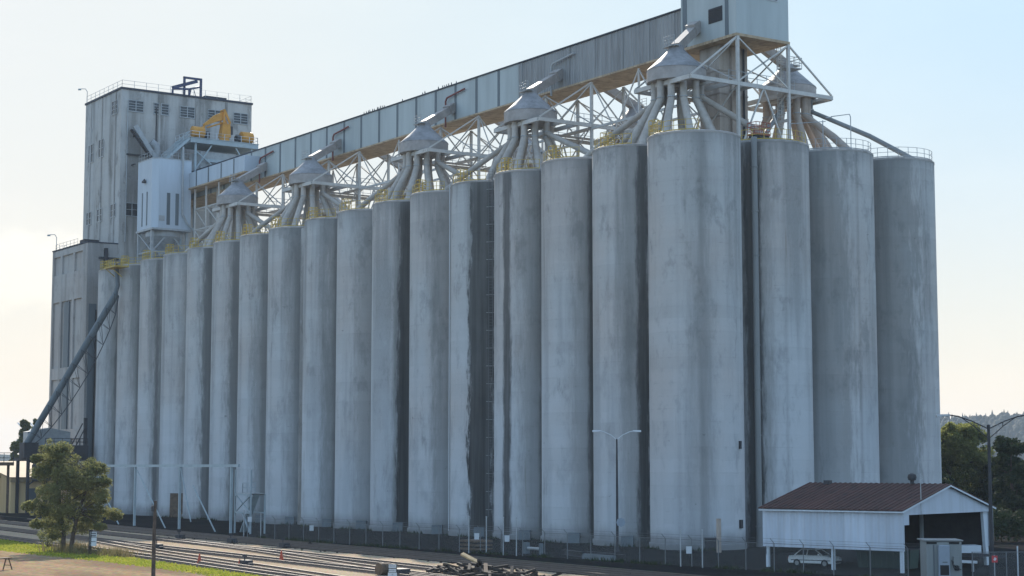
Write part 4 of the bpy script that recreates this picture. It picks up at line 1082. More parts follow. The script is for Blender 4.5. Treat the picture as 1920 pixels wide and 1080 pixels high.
# ------------------------------------------------------------------ railway tracks
def smooth_line(pts, step=2.0):
    pts = sorted(pts, key=lambda p: -p[1]); ys = [p[1] for p in pts]; xs = [p[0] for p in pts]; out = []
    y = ys[0]
    def f(y):
        for i in range(len(ys)-1):
            if ys[i+1] <= y <= ys[i]:
                h = ys[i]-ys[i+1]; t = (ys[i]-y)/h
                m0 = (xs[i+1]-xs[max(0,i-1)])/(ys[max(0,i-1)]-ys[i+1])*h
                j2 = min(len(xs)-1, i+2); m1 = (xs[j2]-xs[i])/(ys[i]-ys[j2])*h
                return (2*t**3-3*t**2+1)*xs[i]+(t**3-2*t**2+t)*m0+(-2*t**3+3*t**2)*xs[i+1]+(t**3-t**2)*m1
        return xs[-1]
    while y > ys[-1]: out.append((f(y), y)); y -= step
    out.append((xs[-1], ys[-1])); return out
def track(pts, lab, dz, ties=True, n=0):
    line = smooth_line(pts)
    t = thing('railway_track', (line[0][0], line[0][1], 0), lab, 'railway track', 'railway tracks of the yard')
    ox, oy = line[0]
    for s in (-1, 1):
        mb = MB(); vs = []
        prof = [(-0.075,0.02),(0.075,0.02),(0.02,0.06),(0.02,0.14),(0.037,0.145),(0.037,0.185),(-0.037,0.185),(-0.037,0.145),(-0.02,0.14),(-0.02,0.06)]
        m = len(prof); fs = []
        for i, (x, y) in enumerate(line):
            a = line[max(0,i-1)]; b = line[min(len(line)-1,i+1)]
            d = Vector((b[0]-a[0], b[1]-a[1])).normalized(); nx, ny = -d.y, d.x
            for u, z in prof:
                q = s*0.7525+u; vs.append((x+nx*q-ox, y+ny*q-oy, z+dz+0.02))
            if i:
                for k in range(m):
                    fs.append(((i-1)*m+k, (i-1)*m+(k+1)%m, i*m+(k+1)%m, i*m+k))
        mb.add(vs, fs); mb.build('rail', M['rail'], t)
    if ties:
        mb = MB(); acc = 0
        for (xa, ya), (xb, yb) in zip(line[:-1], line[1:]):
            L = math.hypot(xb-xa, yb-ya)
            while acc < L:
                q = acc/L; x = xa+(xb-xa)*q-ox; y = ya+(yb-ya)*q-oy
                j = rng.uniform(-0.08,0.08)
                mb.beam((x-1.3+j, y, -0.028+dz*0.5), (x+1.3+j, y, -0.028+dz*0.5), 0.23, 0.10)
                acc += 0.6
            acc -= L
        o = mb.build('sleepers', M['tie'], t); o['kind'] = 'stuff'
track([(-29.2,150),(-32.2,113),(-35.5,50),(-37.7,6),(-39.2,-20),(-41,-55)], 'straight sunlit track nearest the silo shadow edge', 0.0)
track([(-37.4,140),(-40,86),(-42.7,32),(-43.9,-5),(-46,-55)], 'sunlit track running through the middle of the yard', 0.003)
track([(-35.4,52),(-36.5,34),(-38.5,16),(-41.0,0),(-43.0,-14),(-44.3,-26)], 'curving turnout track that crosses from the shadow-edge track to the middle one', 0.007, ties=False)
track([(-41.2,66),(-43.2,46),(-46.8,20),(-49.6,-9.4),(-52.5,-38)], 'turnout track diverging from the middle track towards the grass', 0.011, ties=False)
track([(-44,120),(-48.2,62),(-50.6,11.6),(-52.2,-7.5),(-54.6,-45)], 'sunlit track along the edge of the grass verge', 0.005)
track([(-24.5,120),(-27.2,60),(-28.2,20),(-28.9,-13),(-30.0,-60)], 'shaded track closest to the chain-link fence', 0.002)
track([(-28.2,100),(-30.6,40),(-31.4,10),(-31.9,-17),(-33.2,-60)], 'shaded track between the fence-side track and the pale ballast', 0.004)

# ------------------------------------------------------------------ yard clutter
def small(name, loc, lab, cat, group=None, rz=0.0): return thing(name, loc, lab, cat, group, rz)
cone0 = None
for (x, y, s, lab) in ((-50.4,3.3,1.0,'faded traffic cone leaning by the rails nearest the grass'),(-48.9,-1.1,0.6,'smallest traffic cone, set between two sunlit tracks'),(-43.7,1.8,1.15,'bright red-orange traffic cone, tallest, beside the middle track')):
    if cone0 is None:
        cone0 = small('traffic_cone', (x,y,0.02), lab, 'traffic cone', 'traffic cones in the rail yard')
        MB().lathe([(0.2,0.03),(0.17,0.1),(0.04,0.78),(0.03,0.8)],n=16).build('cone_body', M['cone'], cone0, True)
        MB().box((-0.24,-0.24,0),(0.24,0.24,0.035)).build('base', M['cone'], cone0)
        MB().lathe([(0.128,0.34),(0.098,0.48)],n=16,cap=False).build('band', M['cone'], cone0, True)
        o = cone0
    else:
        o = copy_tree(cone0); o.location = (x,y,0.02)
        tag(o, lab, 'traffic cone', 'traffic cones in the rail yard')
    o.scale = (s, s, s)
# switch stands (dark low machines)
sm0 = None
for x, y, lab in ((-32.9,34.5,'dark switch machine at the shadow edge, farther of two beside the first track'),(-33.0,22.5,'dark switch machine at the shadow edge, second along'),(-49.0,-2.6,'black switch stand in the sun beside the grass-side rails'),(-33.6,46,'low pale switch stand by the shaded track near the tree'),(-43.9,27.5,'dark switch stand under the tree beside the white notice')):
    if sm0 is None:
        sm0 = small('switch_machine', (x,y,0), lab, 'switch machine', 'track switch machines')
        mb = MB(); mb.box((-0.35,-0.55,0.05),(0.35,0.55,0.5)); mb.box((-0.25,-0.9,0.05),(0.25,-0.56,0.3)); mb.build('housing', M['dark'], sm0, bevel=0.06)
        mb = MB(); mb.tube([(0,0.3,0.5),(0,0.3,0.95)],0.05,8); mb.beam((-0.2,0.3,0.85),(0.2,0.3,0.85),0.05,0.18); mb.build('target', M['dark'], sm0)
        MB().beam((-0.2,-0.2,0.09),(-1.6,-0.2,0.09),0.12,0.06).build('throw_rod', M['rail'], sm0); o = sm0
    else:
        o = copy_tree(sm0); o.location = (x,y,0); tag(o, lab, 'switch machine', 'track switch machines')
# heap of old sleepers
hr = random.Random(5)
first_t = None
hp = [(-40.2,-22.6)]
spots = []
for q in range(84):
    x = hr.gauss(-39.9, 0.95); y = hr.uniform(-30.0,-17.4); mid_ = max(0, 1-abs(y+22.8)/6.5)
    spots.append((x, y, 0.12+hr.uniform(0, 0.85)*mid_*math.exp(-((x+39.9)/1.3)**2), hr.gauss(1.45,0.55), hr.gauss(0,0.16)))
for q, (x, y, z, a, tilt) in enumerate(spots):
    if first_t is None:
        first_t = MB().box((-1.25,-0.11,-0.09),(1.25,0.11,0.09)).build('old_sleeper', M['tie'], None, bevel=0.015); o = first_t
    else: o = copy_tree(first_t)
    o.location = (x,y,z); o.rotation_euler = (hr.gauss(0,0.1), tilt, a)
    tag(o, 'dark worn timber sleeper lying in the scrap heap by the tracks', 'sleeper', 'old sleepers in the scrap heap')
o = MB().box((-0.8,-0.2,-0.07),(0.8,0.2,0.07)).build('pale_plank', M['palewood'], None, bevel=0.02); o.location = (-39.5,-20.9,1.15); o.rotation_euler = (0.3,0.42,-1.0)
tag(o, 'pale fresh split plank sticking up from the dark sleeper heap', 'plank')
for x, y, z, a, l_ in ((-40.4,-24.3,0.55,1.2,'mossy'),(-40.9,-25.6,0.5,1.9,'bent')):
    pass
for q, (x, y, z, a) in enumerate(((-40.6,-20.0,0.62,0.4),(-40.2,-24.0,0.62,1.0))):
    o = MB().box((-0.9,-0.14,-0.05),(0.9,0.14,0.05)).build('grey_board', M['timber'], None); o.location = (x,y,z); o.rotation_euler = (0.1,0.2-0.5*q,a)
    tag(o, ('short grey board on the left half of the sleeper heap','short grey board tilted up on the right half of the sleeper heap')[q], 'board')
# cable reel scrap and brown drum near the notice
sc = small('scrap_drum', (-45.4,-18.4,0), 'rusty half-buried drum beside a dark crate left of the black notice', 'drum')
MB().tube([(-0.5,0,0.45),(0.5,0.2,0.45)],0.45,16).build('drum', M['timber'], sc, True)
MB().box((0.3,-1.5,0.0),(1.3,-0.3,0.5)).build('crate', M['dark'], sc)

def text_mesh(txt, size, loc, rot, mat, parent, name='lettering'):
    cu = bpy.data.curves.new(name, 'FONT'); cu.body = txt; cu.size = size; cu.align_x = 'CENTER'; cu.align_y = 'CENTER'; cu.extrude = 0.004
    t = bpy.data.objects.new(name, cu); COL.objects.link(t)
    dg = bpy.context.evaluated_depsgraph_get(); me = bpy.data.meshes.new_from_object(t.evaluated_get(dg))
    bpy.data.objects.remove(t); bpy.data.curves.remove(cu)
    me.materials.clear(); me.materials.append(mat)
    o = bpy.data.objects.new(name, me); COL.objects.link(o); o.location = loc; o.rotation_euler = rot; o.parent = parent
    return o
def notice(loc, lab, w, h0, h1, split, rows, size):
    """board facing the viewpoint on a post; local -Y faces the camera"""
    rz = math.atan2(FH.x, FH.y)*-1
    n = thing('notice_board', loc, lab, 'sign', None, rz)
    MB().beam((-0.42*w-0.12 if False else 0,0.08,0),(0,0.08,h1-0.1),0.14).build('post', M['tie'], n)
    MB().box((-w/2,-0.03,h0),(w/2,0.01,h1)).build('board', M['signwhite'], n)
    MB().box((-w/2,-0.045,split),(w/2,-0.031,h1)).build('black_panel', M['signblack'], n)
    zz = (h1-split)/2
    for q, r_ in enumerate(rows):
        zc = h1-zz*(q+0.5)
        pl = MB().box((-w*0.42,-0.055,zc-zz*0.40),(w*0.42,-0.046,zc+zz*0.40)).build('white_row', M['signwhite'], n)
        text_mesh(r_, size, (0,-0.058,zc), (R(90),0,0), M['signblack'], pl)
    return n
nb = notice((-46.9,-22.1,0), 'black and white trespass notice standing in front of the sunlit rails', 0.64, 0.05, 1.04, 0.43, ('PRIVATE','PROPERTY'), 0.115)
MB().box((-0.05,-0.043,0.24),(0.05,-0.031,0.34)).build('emblem', M['galv'], nb)
nb = notice((-51.6,21.6,0), 'tall narrow white notice on a dark post under the tree', 0.52, 0.5, 2.05, 1.5, ('',''), 0.1) if False else None
rzc = -math.atan2(FH.x, FH.y)
nb = thing('notice_board', (-52.6,21.5,0), 'tall narrow grey-white notice on a dark post under the tree', 'sign', None, rzc)
MB().beam((-0.32,0.1,0),(-0.25,0.1,2.2),0.3,0.24).build('post', M['tie'], nb)
MB().box((-0.3,-0.05,0.75),(0.3,-0.01,2.05)).build('board', M['signwhite'], nb)
mb = MB(); mb.box((-0.3,-0.06,1.52),(0.3,-0.051,1.57)); mb.box((-0.24,-0.06,1.62),(0.24,-0.051,1.72)); mb.box((-0.24,-0.06,1.8),(0.24,-0.051,1.9)); mb.box((-0.3,-0.06,1.98),(0.3,-0.051,2.03)); mb.box((-0.18,-0.06,1.12),(0.22,-0.051,1.17)); mb.build('printed_rows', M['dark'], nb)
# saw-horse table at the bottom-left
sw = thing('saw_horse', (-66.9,3.2,0), 'worn wooden saw-horse table on the gravel at the lower left corner', 'saw-horse', None, 0.6)
MB().box((-1.0,-0.28,0.86),(1.0,0.28,0.94)).build('top', M['timber'], sw)
for x in (-0.8,0.8):
    for s in (-1,1): MB().beam((x,0.12*s,0.86),(x*1.08,0.42*s,0.0),0.07).build('leg', M['timber'], sw)
mb = MB()
for x in (-0.82,0.82): mb.beam((x,-0.3,0.35),(x,0.3,0.35),0.06)
mb.build('cross_bar', M['timber'], sw)
# wooden pole in the foreground
wp = thing('utility_pole', (-60.9,-12.3,0), 'old brown wooden pole with a small lamp, in the foreground before the tracks', 'pole')
MB().tube([(0,0,0),(0.0,0.01,3.0),(0.05,0,5.5)],[0.15,0.13,0.105],10).build('shaft', M['bark'], wp, True)
mb = MB(); mb.box((-0.22,-0.1,4.75),(-0.08,0.1,5.15)); mb.tube([(-0.1,0,5.1),(-0.3,-0.1,5.0)],0.05,6); mb.build('lamp_bracket', M['dark'], wp)
# pallets, blocks and a red-capped post along the fence
for nm, loc, lab, cat, fn in (
    ('pallet_stack', (-20.6,7.6,0), 'stack of weathered pallets in the shade before the black-stained silo', 'pallets', lambda t: [MB().box((-1.0,-1.3,0.12+0.36*k),(1.0,1.3,0.3+0.36*k)).build('pallet', M['timber'], t) for k in range(3)]+[MB().box((-0.9,-1.2,0.0+0.36*k),(-0.6,1.2,0.118+0.36*k)).build('pallet_block', M['tie'], t) for k in range(3)]),
    ('concrete_barrier', (-20.0,-10.6,0), 'low grey concrete barrier block lying behind the fence near the street lamp', 'barrier', lambda t: [MB().xprism(None, ([Vector(p) for p in ((-0.25,-2.3,0),(0.25,-2.3,0),(0.18,-2.3,0.42),(-0.18,-2.3,0.42))],[Vector(p) for p in ((-0.25,2.0,0),(0.25,2.0,0),(0.18,2.0,0.42),(-0.18,2.0,0.42))])).build('barrier_body', M['strip'], t)]),
    ('pipe_valve', (-19.4,-0.2,0), 'squat pale pipe assembly between two uprights by the fence', 'valve', lambda t: [MB().tube([(0,-1.0,0.5),(0,1.0,0.5)],0.14,10).build('pipe', M['galv'], t), MB().box((-0.15,-1.25,0),(0.15,-0.95,1.0)).build('upright', M['strip'], t), MB().box((-0.2,0.95,0),(0.2,1.45,1.0)).build('upright', M['strip'], t)]),
    ('marker_post', (-3.9,-7.6,0), 'slim faded red marker post at the foot of the corner silo', 'post', lambda t: [MB().box((-0.16,-0.16,0),(0.16,0.16,3.1)).build('post', M['spouttan'], t)]),
    ):
    t = thing(nm, loc, lab, cat); fn(t)
for q, (x, y) in enumerate(((-18.5,-5.0),(-18.0,-8.2),(-19.2,-10.6))):
    o = thing('scrap_beam', (x,y,0.1), ('dark scrap beam lying behind the fence below the lamp post','second dark scrap beam, half across its neighbour','dark scrap beam at the right end of the pile behind the fence')[q], 'beam', 'scrap beams behind the fence', 1.3+0.25*q)
    mb = MB(); mb.box((-2.2,-0.2,-0.1),(2.2,0.2,-0.05)); mb.box((-2.2,-0.04,-0.05),(2.2,0.04,0.32)); mb.box((-2.2,-0.2,0.32),(2.2,0.2,0.37)); mb.build('beam_profile', M['dark'], o)

# ------------------------------------------------------------------ chain-link fence
def mesh_mat():
    b = NB('chain_link_wire')
    xyz = b.sep(b.co.outputs['UV'])
    a = b.math('ADD', xyz[0], xyz[1]); c = b.math('SUBTRACT', xyz[0], xyz[1])
    w1 = b.math('ABSOLUTE', b.math('SUBTRACT', b.math('FRACT', b.math('MULTIPLY', a, 14.0)), 0.5))
    w2 = b.math('ABSOLUTE', b.math('SUBTRACT', b.math('FRACT', b.math('MULTIPLY', c, 14.0)), 0.5))
    m = b.math('MAXIMUM', b.math('LESS_THAN', w1, 0.03), b.math('LESS_THAN', w2, 0.03))
    b.done((0.22,0.23,0.23), 0.5, 0.4)
    tr = b.n.new('ShaderNodeBsdfTransparent'); mx = b.n.new('ShaderNodeMixShader')
    b.link(m, mx.inputs[0]); b.link(tr.outputs[0], mx.inputs[1]); b.link(b.bsdf.outputs[0], mx.inputs[2]); b.link(mx.outputs[0], b.out.inputs[0])
    return b.m
M['chain'] = mesh_mat()
def fence_run(lab, pts, step, hgt=2.15, arm=True, mat='fencesteel'):
    f = thing('chain_link_fence', (pts[0][0], pts[0][1], 0), lab, 'fence')
    ox, oy = pts[0]; posts = []
    for (xa, ya), (xb, yb) in zip(pts[:-1], pts[1:]):
        n = max(1, round(math.hypot(xb-xa, yb-ya)/step))
        for k in range(n): posts.append((xa+(xb-xa)*k/n-ox, ya+(yb-ya)*k/n-oy))
    posts.append((pts[-1][0]-ox, pts[-1][1]-oy))
    for x, y in posts:
        mb = MB().tube([(x,y,0),(x,y,hgt)],0.04,8)
        if arm: mb.tube([(x,y,hgt),(x-0.3,y+0.1,hgt+0.36)],0.026,5)
        mb.build('post', M[mat], f)
    MB().tube([(x,y,hgt-0.03) for x,y in posts],0.024,6).build('top_rail', M[mat], f)
    if arm:
        mb = MB()
        for k in (0.35,0.95): mb.tube([(x-0.3*k,y+0.1*k,hgt+0.36*k) for x,y in posts],0.009,4)
        mb.build('barbed_wire', M[mat], f)
    vs, fs, uv = [], [], []; s = 0
    for i, (x, y) in enumerate(posts):
        if i: s += math.hypot(x-posts[i-1][0], y-posts[i-1][1])
        vs += [(x,y,0.05),(x,y,hgt-0.05)]; uv += [(s,0.05),(s,hgt-0.05)]
        if i: fs.append((2*i-2, 2*i, 2*i+1, 2*i-1))
    o = MB().add(vs, fs).build('wire_mesh', M['chain'], f, fix=False)
    ul = o.data.uv_layers.new(name='UVMap')
    for lp in o.data.loops: ul.data[lp.index].uv = uv[lp.vertex_index]
    return f
fence_run('long chain-link fence with barbed-wire arms running along the foot of the silos', [(-25.2,47),(-23.9,16),(-22.9,3.3),(-20.0,-23),(-18.2,-37),(-17.0,-43.2)], 3.1)
fence_run('chain-link fence stretch right of the equipment shelter', [(-14.2,-46.6),(-9.9,-49.0),(-6.6,-50.4),(1.0,-46)], 3.0, 2.0, False)
for k, (x, y, h, lab) in enumerate(((-23.2,4.4,3.3,'left tall gate post by the black silo stain'),(-22.6,2.4,3.3,'second tall gate post by the black silo stain'),(-22.5,-0.2,3.3,'third tall gate post, beside a white plate'),(-22.3,-2.0,3.3,'right-hand tall gate post of the four by the black stain'),(-20.4,-22.4,2.9,'left tall gate post before the corner silo'),(-20.0,-24.6,2.9,'right tall gate post before the corner silo'),(-25.3,47.2,2.9,'tall gate post with a red cap near the stair tower'),(-25.0,43.6,2.7,'grey gate post right of the red-capped one'))):
    p = thing('gate_post', (x-0.25,y,0), lab, 'gate post', 'tall gate posts of the fence')
    MB().tube([(0,0,0),(0,0,h)],0.055,10).build('shaft', M['galv'], p, True)
    MB().lathe([(0.075,h),(0.07,h+0.05),(0.02,h+0.09)],n=10).build('cap', M['galv'], p, True)
for x, y, z, lab in ((-22.75,3.5,1.55,'white plate hung on the fence between the two left gate posts'),(-22.4,-0.9,1.5,'dull white plate between the right-hand gate posts'),(-20.2,-23.4,1.35,'white plate on the gate before the corner silo'),(-25.2,45.6,2.0,'pale plate by the red-capped gate post'),(-23.9,33.5,1.4,'small white plate on the fence left of the yellow-stained silo foot')):
    s = thing('fence_plate', (x-0.42,y,z), lab, 'sign', 'plates on the fence', rzc)
    MB().box((-0.22,-0.02,-0.28),(0.22,0.02,0.28)).build('plate', M['signwhite'], s, bevel=0.01)
    mb = MB(); mb.tube([(-0.26,0.03,0.25),(0.26,0.03,0.25)],0.012,5); mb.build('tie_wire', M['galv'], s)

# ------------------------------------------------------------------ street lamps
l1 = thing('street_lamp', (-11.4,-2.1,0), 'slim twin-arm street lamp with a hexagonal-looking plate, in front of the second silo', 'street lamp', 'street lamps', math.atan2(RT.y, RT.x))
MB().tube([(0,0,0),(0,0,5),(0,0,10.4)],[0.13,0.11,0.075],12).build('pole', M['dark'], l1, True)
MB().lathe([(0.26,0),(0.26,0.12),(0.17,0.2),(0.16,0.7)],n=12).build('base', M['dark'], l1, True)
for s in (-1,1):
    MB().tube([(0,0,10.3),(0.55*s,0,10.75),(1.2*s,0,11.05),(1.6*s,0,11.12)],0.045,8).build('arm', M['signwhite'], l1, True)
    MB().xprism(None, ([Vector(p) for p in ((1.5*s,-0.14,11.05),(1.5*s,0.14,11.05),(1.5*s,0.12,11.2),(1.5*s,-0.12,11.2))],[Vector(p) for p in ((2.25*s,-0.2,11.02),(2.25*s,0.2,11.02),(2.25*s,0.14,11.2),(2.25*s,-0.14,11.2))])).build('lamp_head', M['signwhite'], l1, bevel=0.03)
MB().lathe([(0.02,-0.02),(0.42,-0.02),(0.42,0.02),(0.02,0.02)],n=8).build('round_plate', M['acunit'], l1)
pl_ = [c for c in l1.children if c.name.startswith('round_plate')][0]; pl_.location = (0.32,-0.16,2.75); pl_.rotation_euler = (R(90),0,0)
l2 = thing('street_lamp', (-9.6,-44.4,0), 'dark bronze street lamp with trussed twin arms at the right edge, before the trees', 'street lamp', 'street lamps', math.atan2(RT.y, RT.x))
MB().tube([(0,0,0),(0,0,10.75)],[0.17,0.11],12).build('pole', M['dark'], l2, True)
MB().lathe([(0.12,10.75),(0.12,10.95),(0.05,11.0)],n=12).build('pole_cap', M['dark'], l2, True)
for s in (-1,1):
    mb = MB(); mb.tube([(0.05*s,0,10.7),(1.2*s,0,11.25),(2.2*s,0,11.6),(2.9*s,0,11.7)],0.045,8); mb.tube([(0.05*s,0,10.0),(1.1*s,0,10.9),(1.95*s,0,11.5)],0.035,8); mb.tube([(1.05*s,0,10.87),(1.05*s,0,11.18)],0.025,6)
    mb.build('truss_arm', M['dark'], l2, True)
    MB().xprism(None, ([Vector(p) for p in ((2.8*s,-0.12,11.58),(2.8*s,0.12,11.58),(2.8*s,0.1,11.76),(2.8*s,-0.1,11.76))],[Vector(p) for p in ((3.8*s,-0.2,11.54),(3.8*s,0.2,11.54),(3.8*s,0.12,11.74),(3.8*s,-0.12,11.74))])).build('lamp_head', M['galv'], l2, bevel=0.03)

# ------------------------------------------------------------------ open shed
SH = thing('open_shed', (-15.26,-26.49,0), 'white metal shed on posts with a rusty brown roof and an open gable end', 'shed', None, math.atan2(-0.9697,0.2437))
SL, SW, EV, RG = 12.06, 14.24, 4.66, 6.46
MB().box((-0.25,-0.08,1.62),(SL+0.25,0.0,EV)).build('side_wall', M['whitecorr'], SH)
MB().box((-0.25,SW,1.55),(SL+0.25,SW+0.08,EV)).build('side_wall', M['whitecorr'], SH)
MB().box((0.0,SW-0.06,1.55),(SL-0.5,SW-0.003,EV-0.1)).build('wall_liner', M['dark'], SH)  # added dark sheets inside both walls: the shed's inner shade as colour
MB().box((0.0,0.003,1.62),(SL-0.4,0.05,EV-0.1)).build('wall_liner', M['dark'], SH)
for u in (0.05,SL/2,SL-0.1):
    MB().beam((u,0.18,0),(u,0.18,EV-0.1),0.24).build('post', M['white'], SH)
for u in (0.05,SL/2): MB().beam((u,SW-0.2,0),(u,SW-0.2,EV-0.1),0.24).build('post', M['white'], SH)
MB().xprism(None, ([Vector(p) for p in ((SL-0.35,SW-0.5,0),(SL-0.35,SW-0.15,0),(SL-0.35,SW-0.15,EV-0.2),(SL-0.35,SW-0.95,EV-0.2))],[Vector(p) for p in ((SL-0.1,SW-0.5,0),(SL-0.1,SW-0.15,0),(SL-0.1,SW-0.15,EV-0.2),(SL-0.1,SW-0.95,EV-0.2))])).build('tapered_post', M['white'], SH)
def gable(u0, u1, bot, name, mat, notch):
    P = [(0.0 if not notch else 1.0,bot),(SW,bot),(SW,EV-0.02),(SW/2,RG-0.03),(0,EV-0.02)]
    if notch: P += [(0,3.55),(1.0,3.55)]
    MB().xprism(None, ([Vector((u0,v,z)) for v,z in P],[Vector((u1,v,z)) for v,z in P])).build(name, M[mat], SH)
gable(SL+0.02, SL+0.1, 4.3, 'front_gable', 'whitecorr', True)
gable(-0.1, -0.02, 1.0, 'rear_gable', 'dark', False)  # rear wall: shade under the roof put into its dark colour
mb = MB(); s0 = (RG-EV)/(SW/2)
for sgn in (0, 1):
    va, vb = (-0.4, SW/2) if sgn == 0 else (SW+0.4, SW/2)
    za = EV-0.4*s0+0.05
    mb.xprism(None, ([Vector((-0.45,va,za)),Vector((-0.45,vb,RG+0.05)),Vector((-0.45,vb,RG+0.11)),Vector((-0.45,va,za+0.06))],[Vector((SL+0.4,va,za)),Vector((SL+0.4,vb,RG+0.05)),Vector((SL+0.4,vb,RG+0.11)),Vector((SL+0.4,va,za+0.06))]))
    for k in range(27):
        u = -0.3+k*0.475
        mb.beam((u,va,za+0.075),(u,vb,RG+0.125),0.11,0.07)
roof = mb.build('roof', M['roofrust'], SH)
mb = MB()
for sgn in (0, 1):
    va, vb = (-0.42, SW/2) if sgn == 0 else (SW+0.42, SW/2)
    mb.beam((SL+0.36,va,EV-0.42*s0-0.03),(SL+0.36,vb,RG-0.03),0.05,0.12)
mb.beam((-0.4,-0.38,EV-0.17),(SL+0.4,-0.38,EV-0.14),0.05,0.09)
mb.build('fascia', M['white'], SH)
mb = MB(); mb.lathe([(0.16,0),(0.16,0.25),(0.3,0.3),(0.36,0.5),(0.3,0.72),(0.1,0.82)],(9.2,SW/2-0.2,RG+0.1),14); mb.build('turbine_vent', M['dark'], roof, True)
MB().box((1.3,SW/2-0.55,RG-0.05),(1.8,SW/2-0.05,RG+0.32)).build('vent_box', M['dark'], roof)
mb = MB(); mb.tube([(SL+0.25,2.6,4.35),(SL+0.25,2.6,7.4)],0.035,6); mb.tube([(SL+0.25,2.5,6.9),(SL+0.25,2.9,7.0)],0.03,5); mb.build('conduit_mast', M['galv'], SH)
mb = MB()
for u in (3.0,6.0,9.0):
    mb.beam((u,0.1,EV-0.25),(u,SW/2,RG-0.22),0.12,0.2); mb.beam((u,SW-0.1,EV-0.25),(u,SW/2,RG-0.22),0.12,0.2); mb.beam((u,0.1,EV-0.3),(u,SW-0.1,EV-0.3),0.12,0.2)
mb.build('rafters', M['dark'], SH)

# ------------------------------------------------------------------ cars
def make_car(body_mat, loc, rz, lab):
    c = thing('parked_car', loc, lab, 'car', None, rz)
    bm = MB()
    # lower body: side profile (x forward), swept across the width with tumble-home
    prof = [(-1.95,0.32),(-1.98,0.62),(-1.9,0.86),(-1.2,0.92),(0.85,0.93),(1.75,0.80),(1.95,0.68),(1.97,0.42),(1.9,0.28),(-1.85,0.28)]
    bm.xprism(None, ([Vector((x,-0.80,z)) for x,z in prof],[Vector((x,0.80,z)) for x,z in prof]))
    body = bm.build('body', body_mat, c, bevel=0.06)
    # cabin shell: roof plus pillars
    top = [(-0.85,1.36),(0.3,1.36)]; b0, b1 = (-1.42,0.90),(0.98,0.92)
    mb = MB()
    mb.xprism(None, ([Vector((-0.9,-0.6,1.34)),Vector((0.32,-0.6,1.34)),Vector((0.26,-0.55,1.41)),Vector((-0.82,-0.55,1.41))],[Vector((-0.9,0.6,1.34)),Vector((0.32,0.6,1.34)),Vector((0.26,0.55,1.41)),Vector((-0.82,0.55,1.41))]))
    for s in (-1,1):
        mb.beam((-1.42,0.72*s,0.90),(-0.88,0.58*s,1.36),0.09,0.07); mb.beam((0.98,0.72*s,0.92),(0.3,0.58*s,1.36),0.06,0.06); mb.beam((-0.35,0.735*s,0.9),(-0.32,0.59*s,1.36),0.07,0.05)
    mb.build('roof', body_mat, c)
    g = MB()
    g.add([(-1.38,-0.70,0.91),(0.93,-0.70,0.93),(0.28,-0.565,1.345),(-0.86,-0.565,1.345),(-1.38,0.70,0.91),(0.93,0.70,0.93),(0.28,0.565,1.345),(-0.86,0.565,1.345)],[(0,1,2,3),(4,7,6,5),(1,5,6,2),(0,3,7,4)])
    g.build('windows', M['glass'], c)
    for x in (-1.18,1.2):
        for s in (-1,1):
            w = MB().tube([(x,0.68*s,0.3),(x,0.83*s,0.3)],0.3,20).build('wheel', M['black'], c, True)
            MB().tube([(x,0.80*s,0.3),(x,0.842*s,0.3)],0.18,14).build('rim', M['galv'], w, True)
    mb = MB(); mb.box((1.94,-0.78,0.36),(2.06,0.78,0.5)); mb.box((-2.08,-0.78,0.38),(-1.95,0.78,0.52)); mb.build('bumper', M['dark'], c)
    mb = MB(); mb.box((-1.7,-0.815,0.5),(1.7,-0.801,0.56)); mb.box((-1.7,0.801,0.5),(1.7,0.815,0.56)); mb.build('side_trim', M['dark'], c)
    for s in (-1,1):
        MB().box((1.93,0.5*s-0.16,0.58),(1.985,0.5*s+0.16,0.72)).build('headlight', M['signwhite'], c)
        MB().box((-2.0,0.55*s-0.18,0.62),(-1.94,0.55*s+0.18,0.76)).build('tail_light', M['signred'], c)
        MB().box((0.62,0.78*s-0.06,0.94),(0.78,0.9*s-0.04*s+0.03,1.05)).build('mirror', body_mat, c)
    return c
ca = math.atan2(-0.93,0.36)
make_car(M['carwhite'], (-11.7,-28.25,0), ca, 'small white two-door car parked under the long wall of the shed')
make_car(M['carolive'], (-7.6,-32.2,0), ca, 'dark olive car in the shade behind the white one, under the shed')
dm = thing('dumpster', (-9.9,-34.4,0), 'dark green ribbed dumpster under the shed, right of the parked cars', 'dumpster', None, ca)
mb = MB(); mb.xprism(None, ([Vector((-2.1,-0.8,0.15)),Vector((2.1,-0.8,0.15)),Vector((2.2,-0.95,1.55)),Vector((-2.2,-0.95,1.55))],[Vector((-2.1,0.8,0.15)),Vector((2.1,0.8,0.15)),Vector((2.2,0.95,1.55)),Vector((-2.2,0.95,1.55))]))
for k in range(8):
    x = -1.9+k*0.54; mb.beam((x,-0.83,0.2),(x,-0.99,1.5),0.1,0.1); mb.beam((x,0.83,0.2),(x,0.99,1.5),0.1,0.1)
mb.build('bin_body', M['green'], dm)
MB().box((-2.25,-1.0,1.56),(2.25,1.0,1.64)).build('lid', M['dark'], dm)
tl = thing('flat_trailer', (-2.3,-34.2,0), 'low white-sided trailer standing in the open end of the shed', 'trailer', None, math.atan2(RT.y,RT.x))
MB().box((-2.0,-0.9,1.08),(2.0,0.9,1.68)).build('side_panel', M['white'], tl, bevel=0.02)
mb = MB(); mb.box((-1.9,-0.8,0.8),(3.2,0.8,0.98)); mb.beam((3.2,-0.1,0.75),(4.2,-0.1,0.75),0.12); mb.build('chassis', M['dark'], tl)
for x in (-0.9,0.2):
    for s in (-1,1): MB().tube([(x,0.7*s,0.42),(x,0.92*s,0.42)],0.42,18).build('wheel', M['black'], tl, True)
bb = thing('boom_barrier', (-7.2,-39.6,0.75), 'white-tipped horizontal barrier bar in front of the open shed', 'barrier', None, math.atan2(RT.y,RT.x)-0.05)
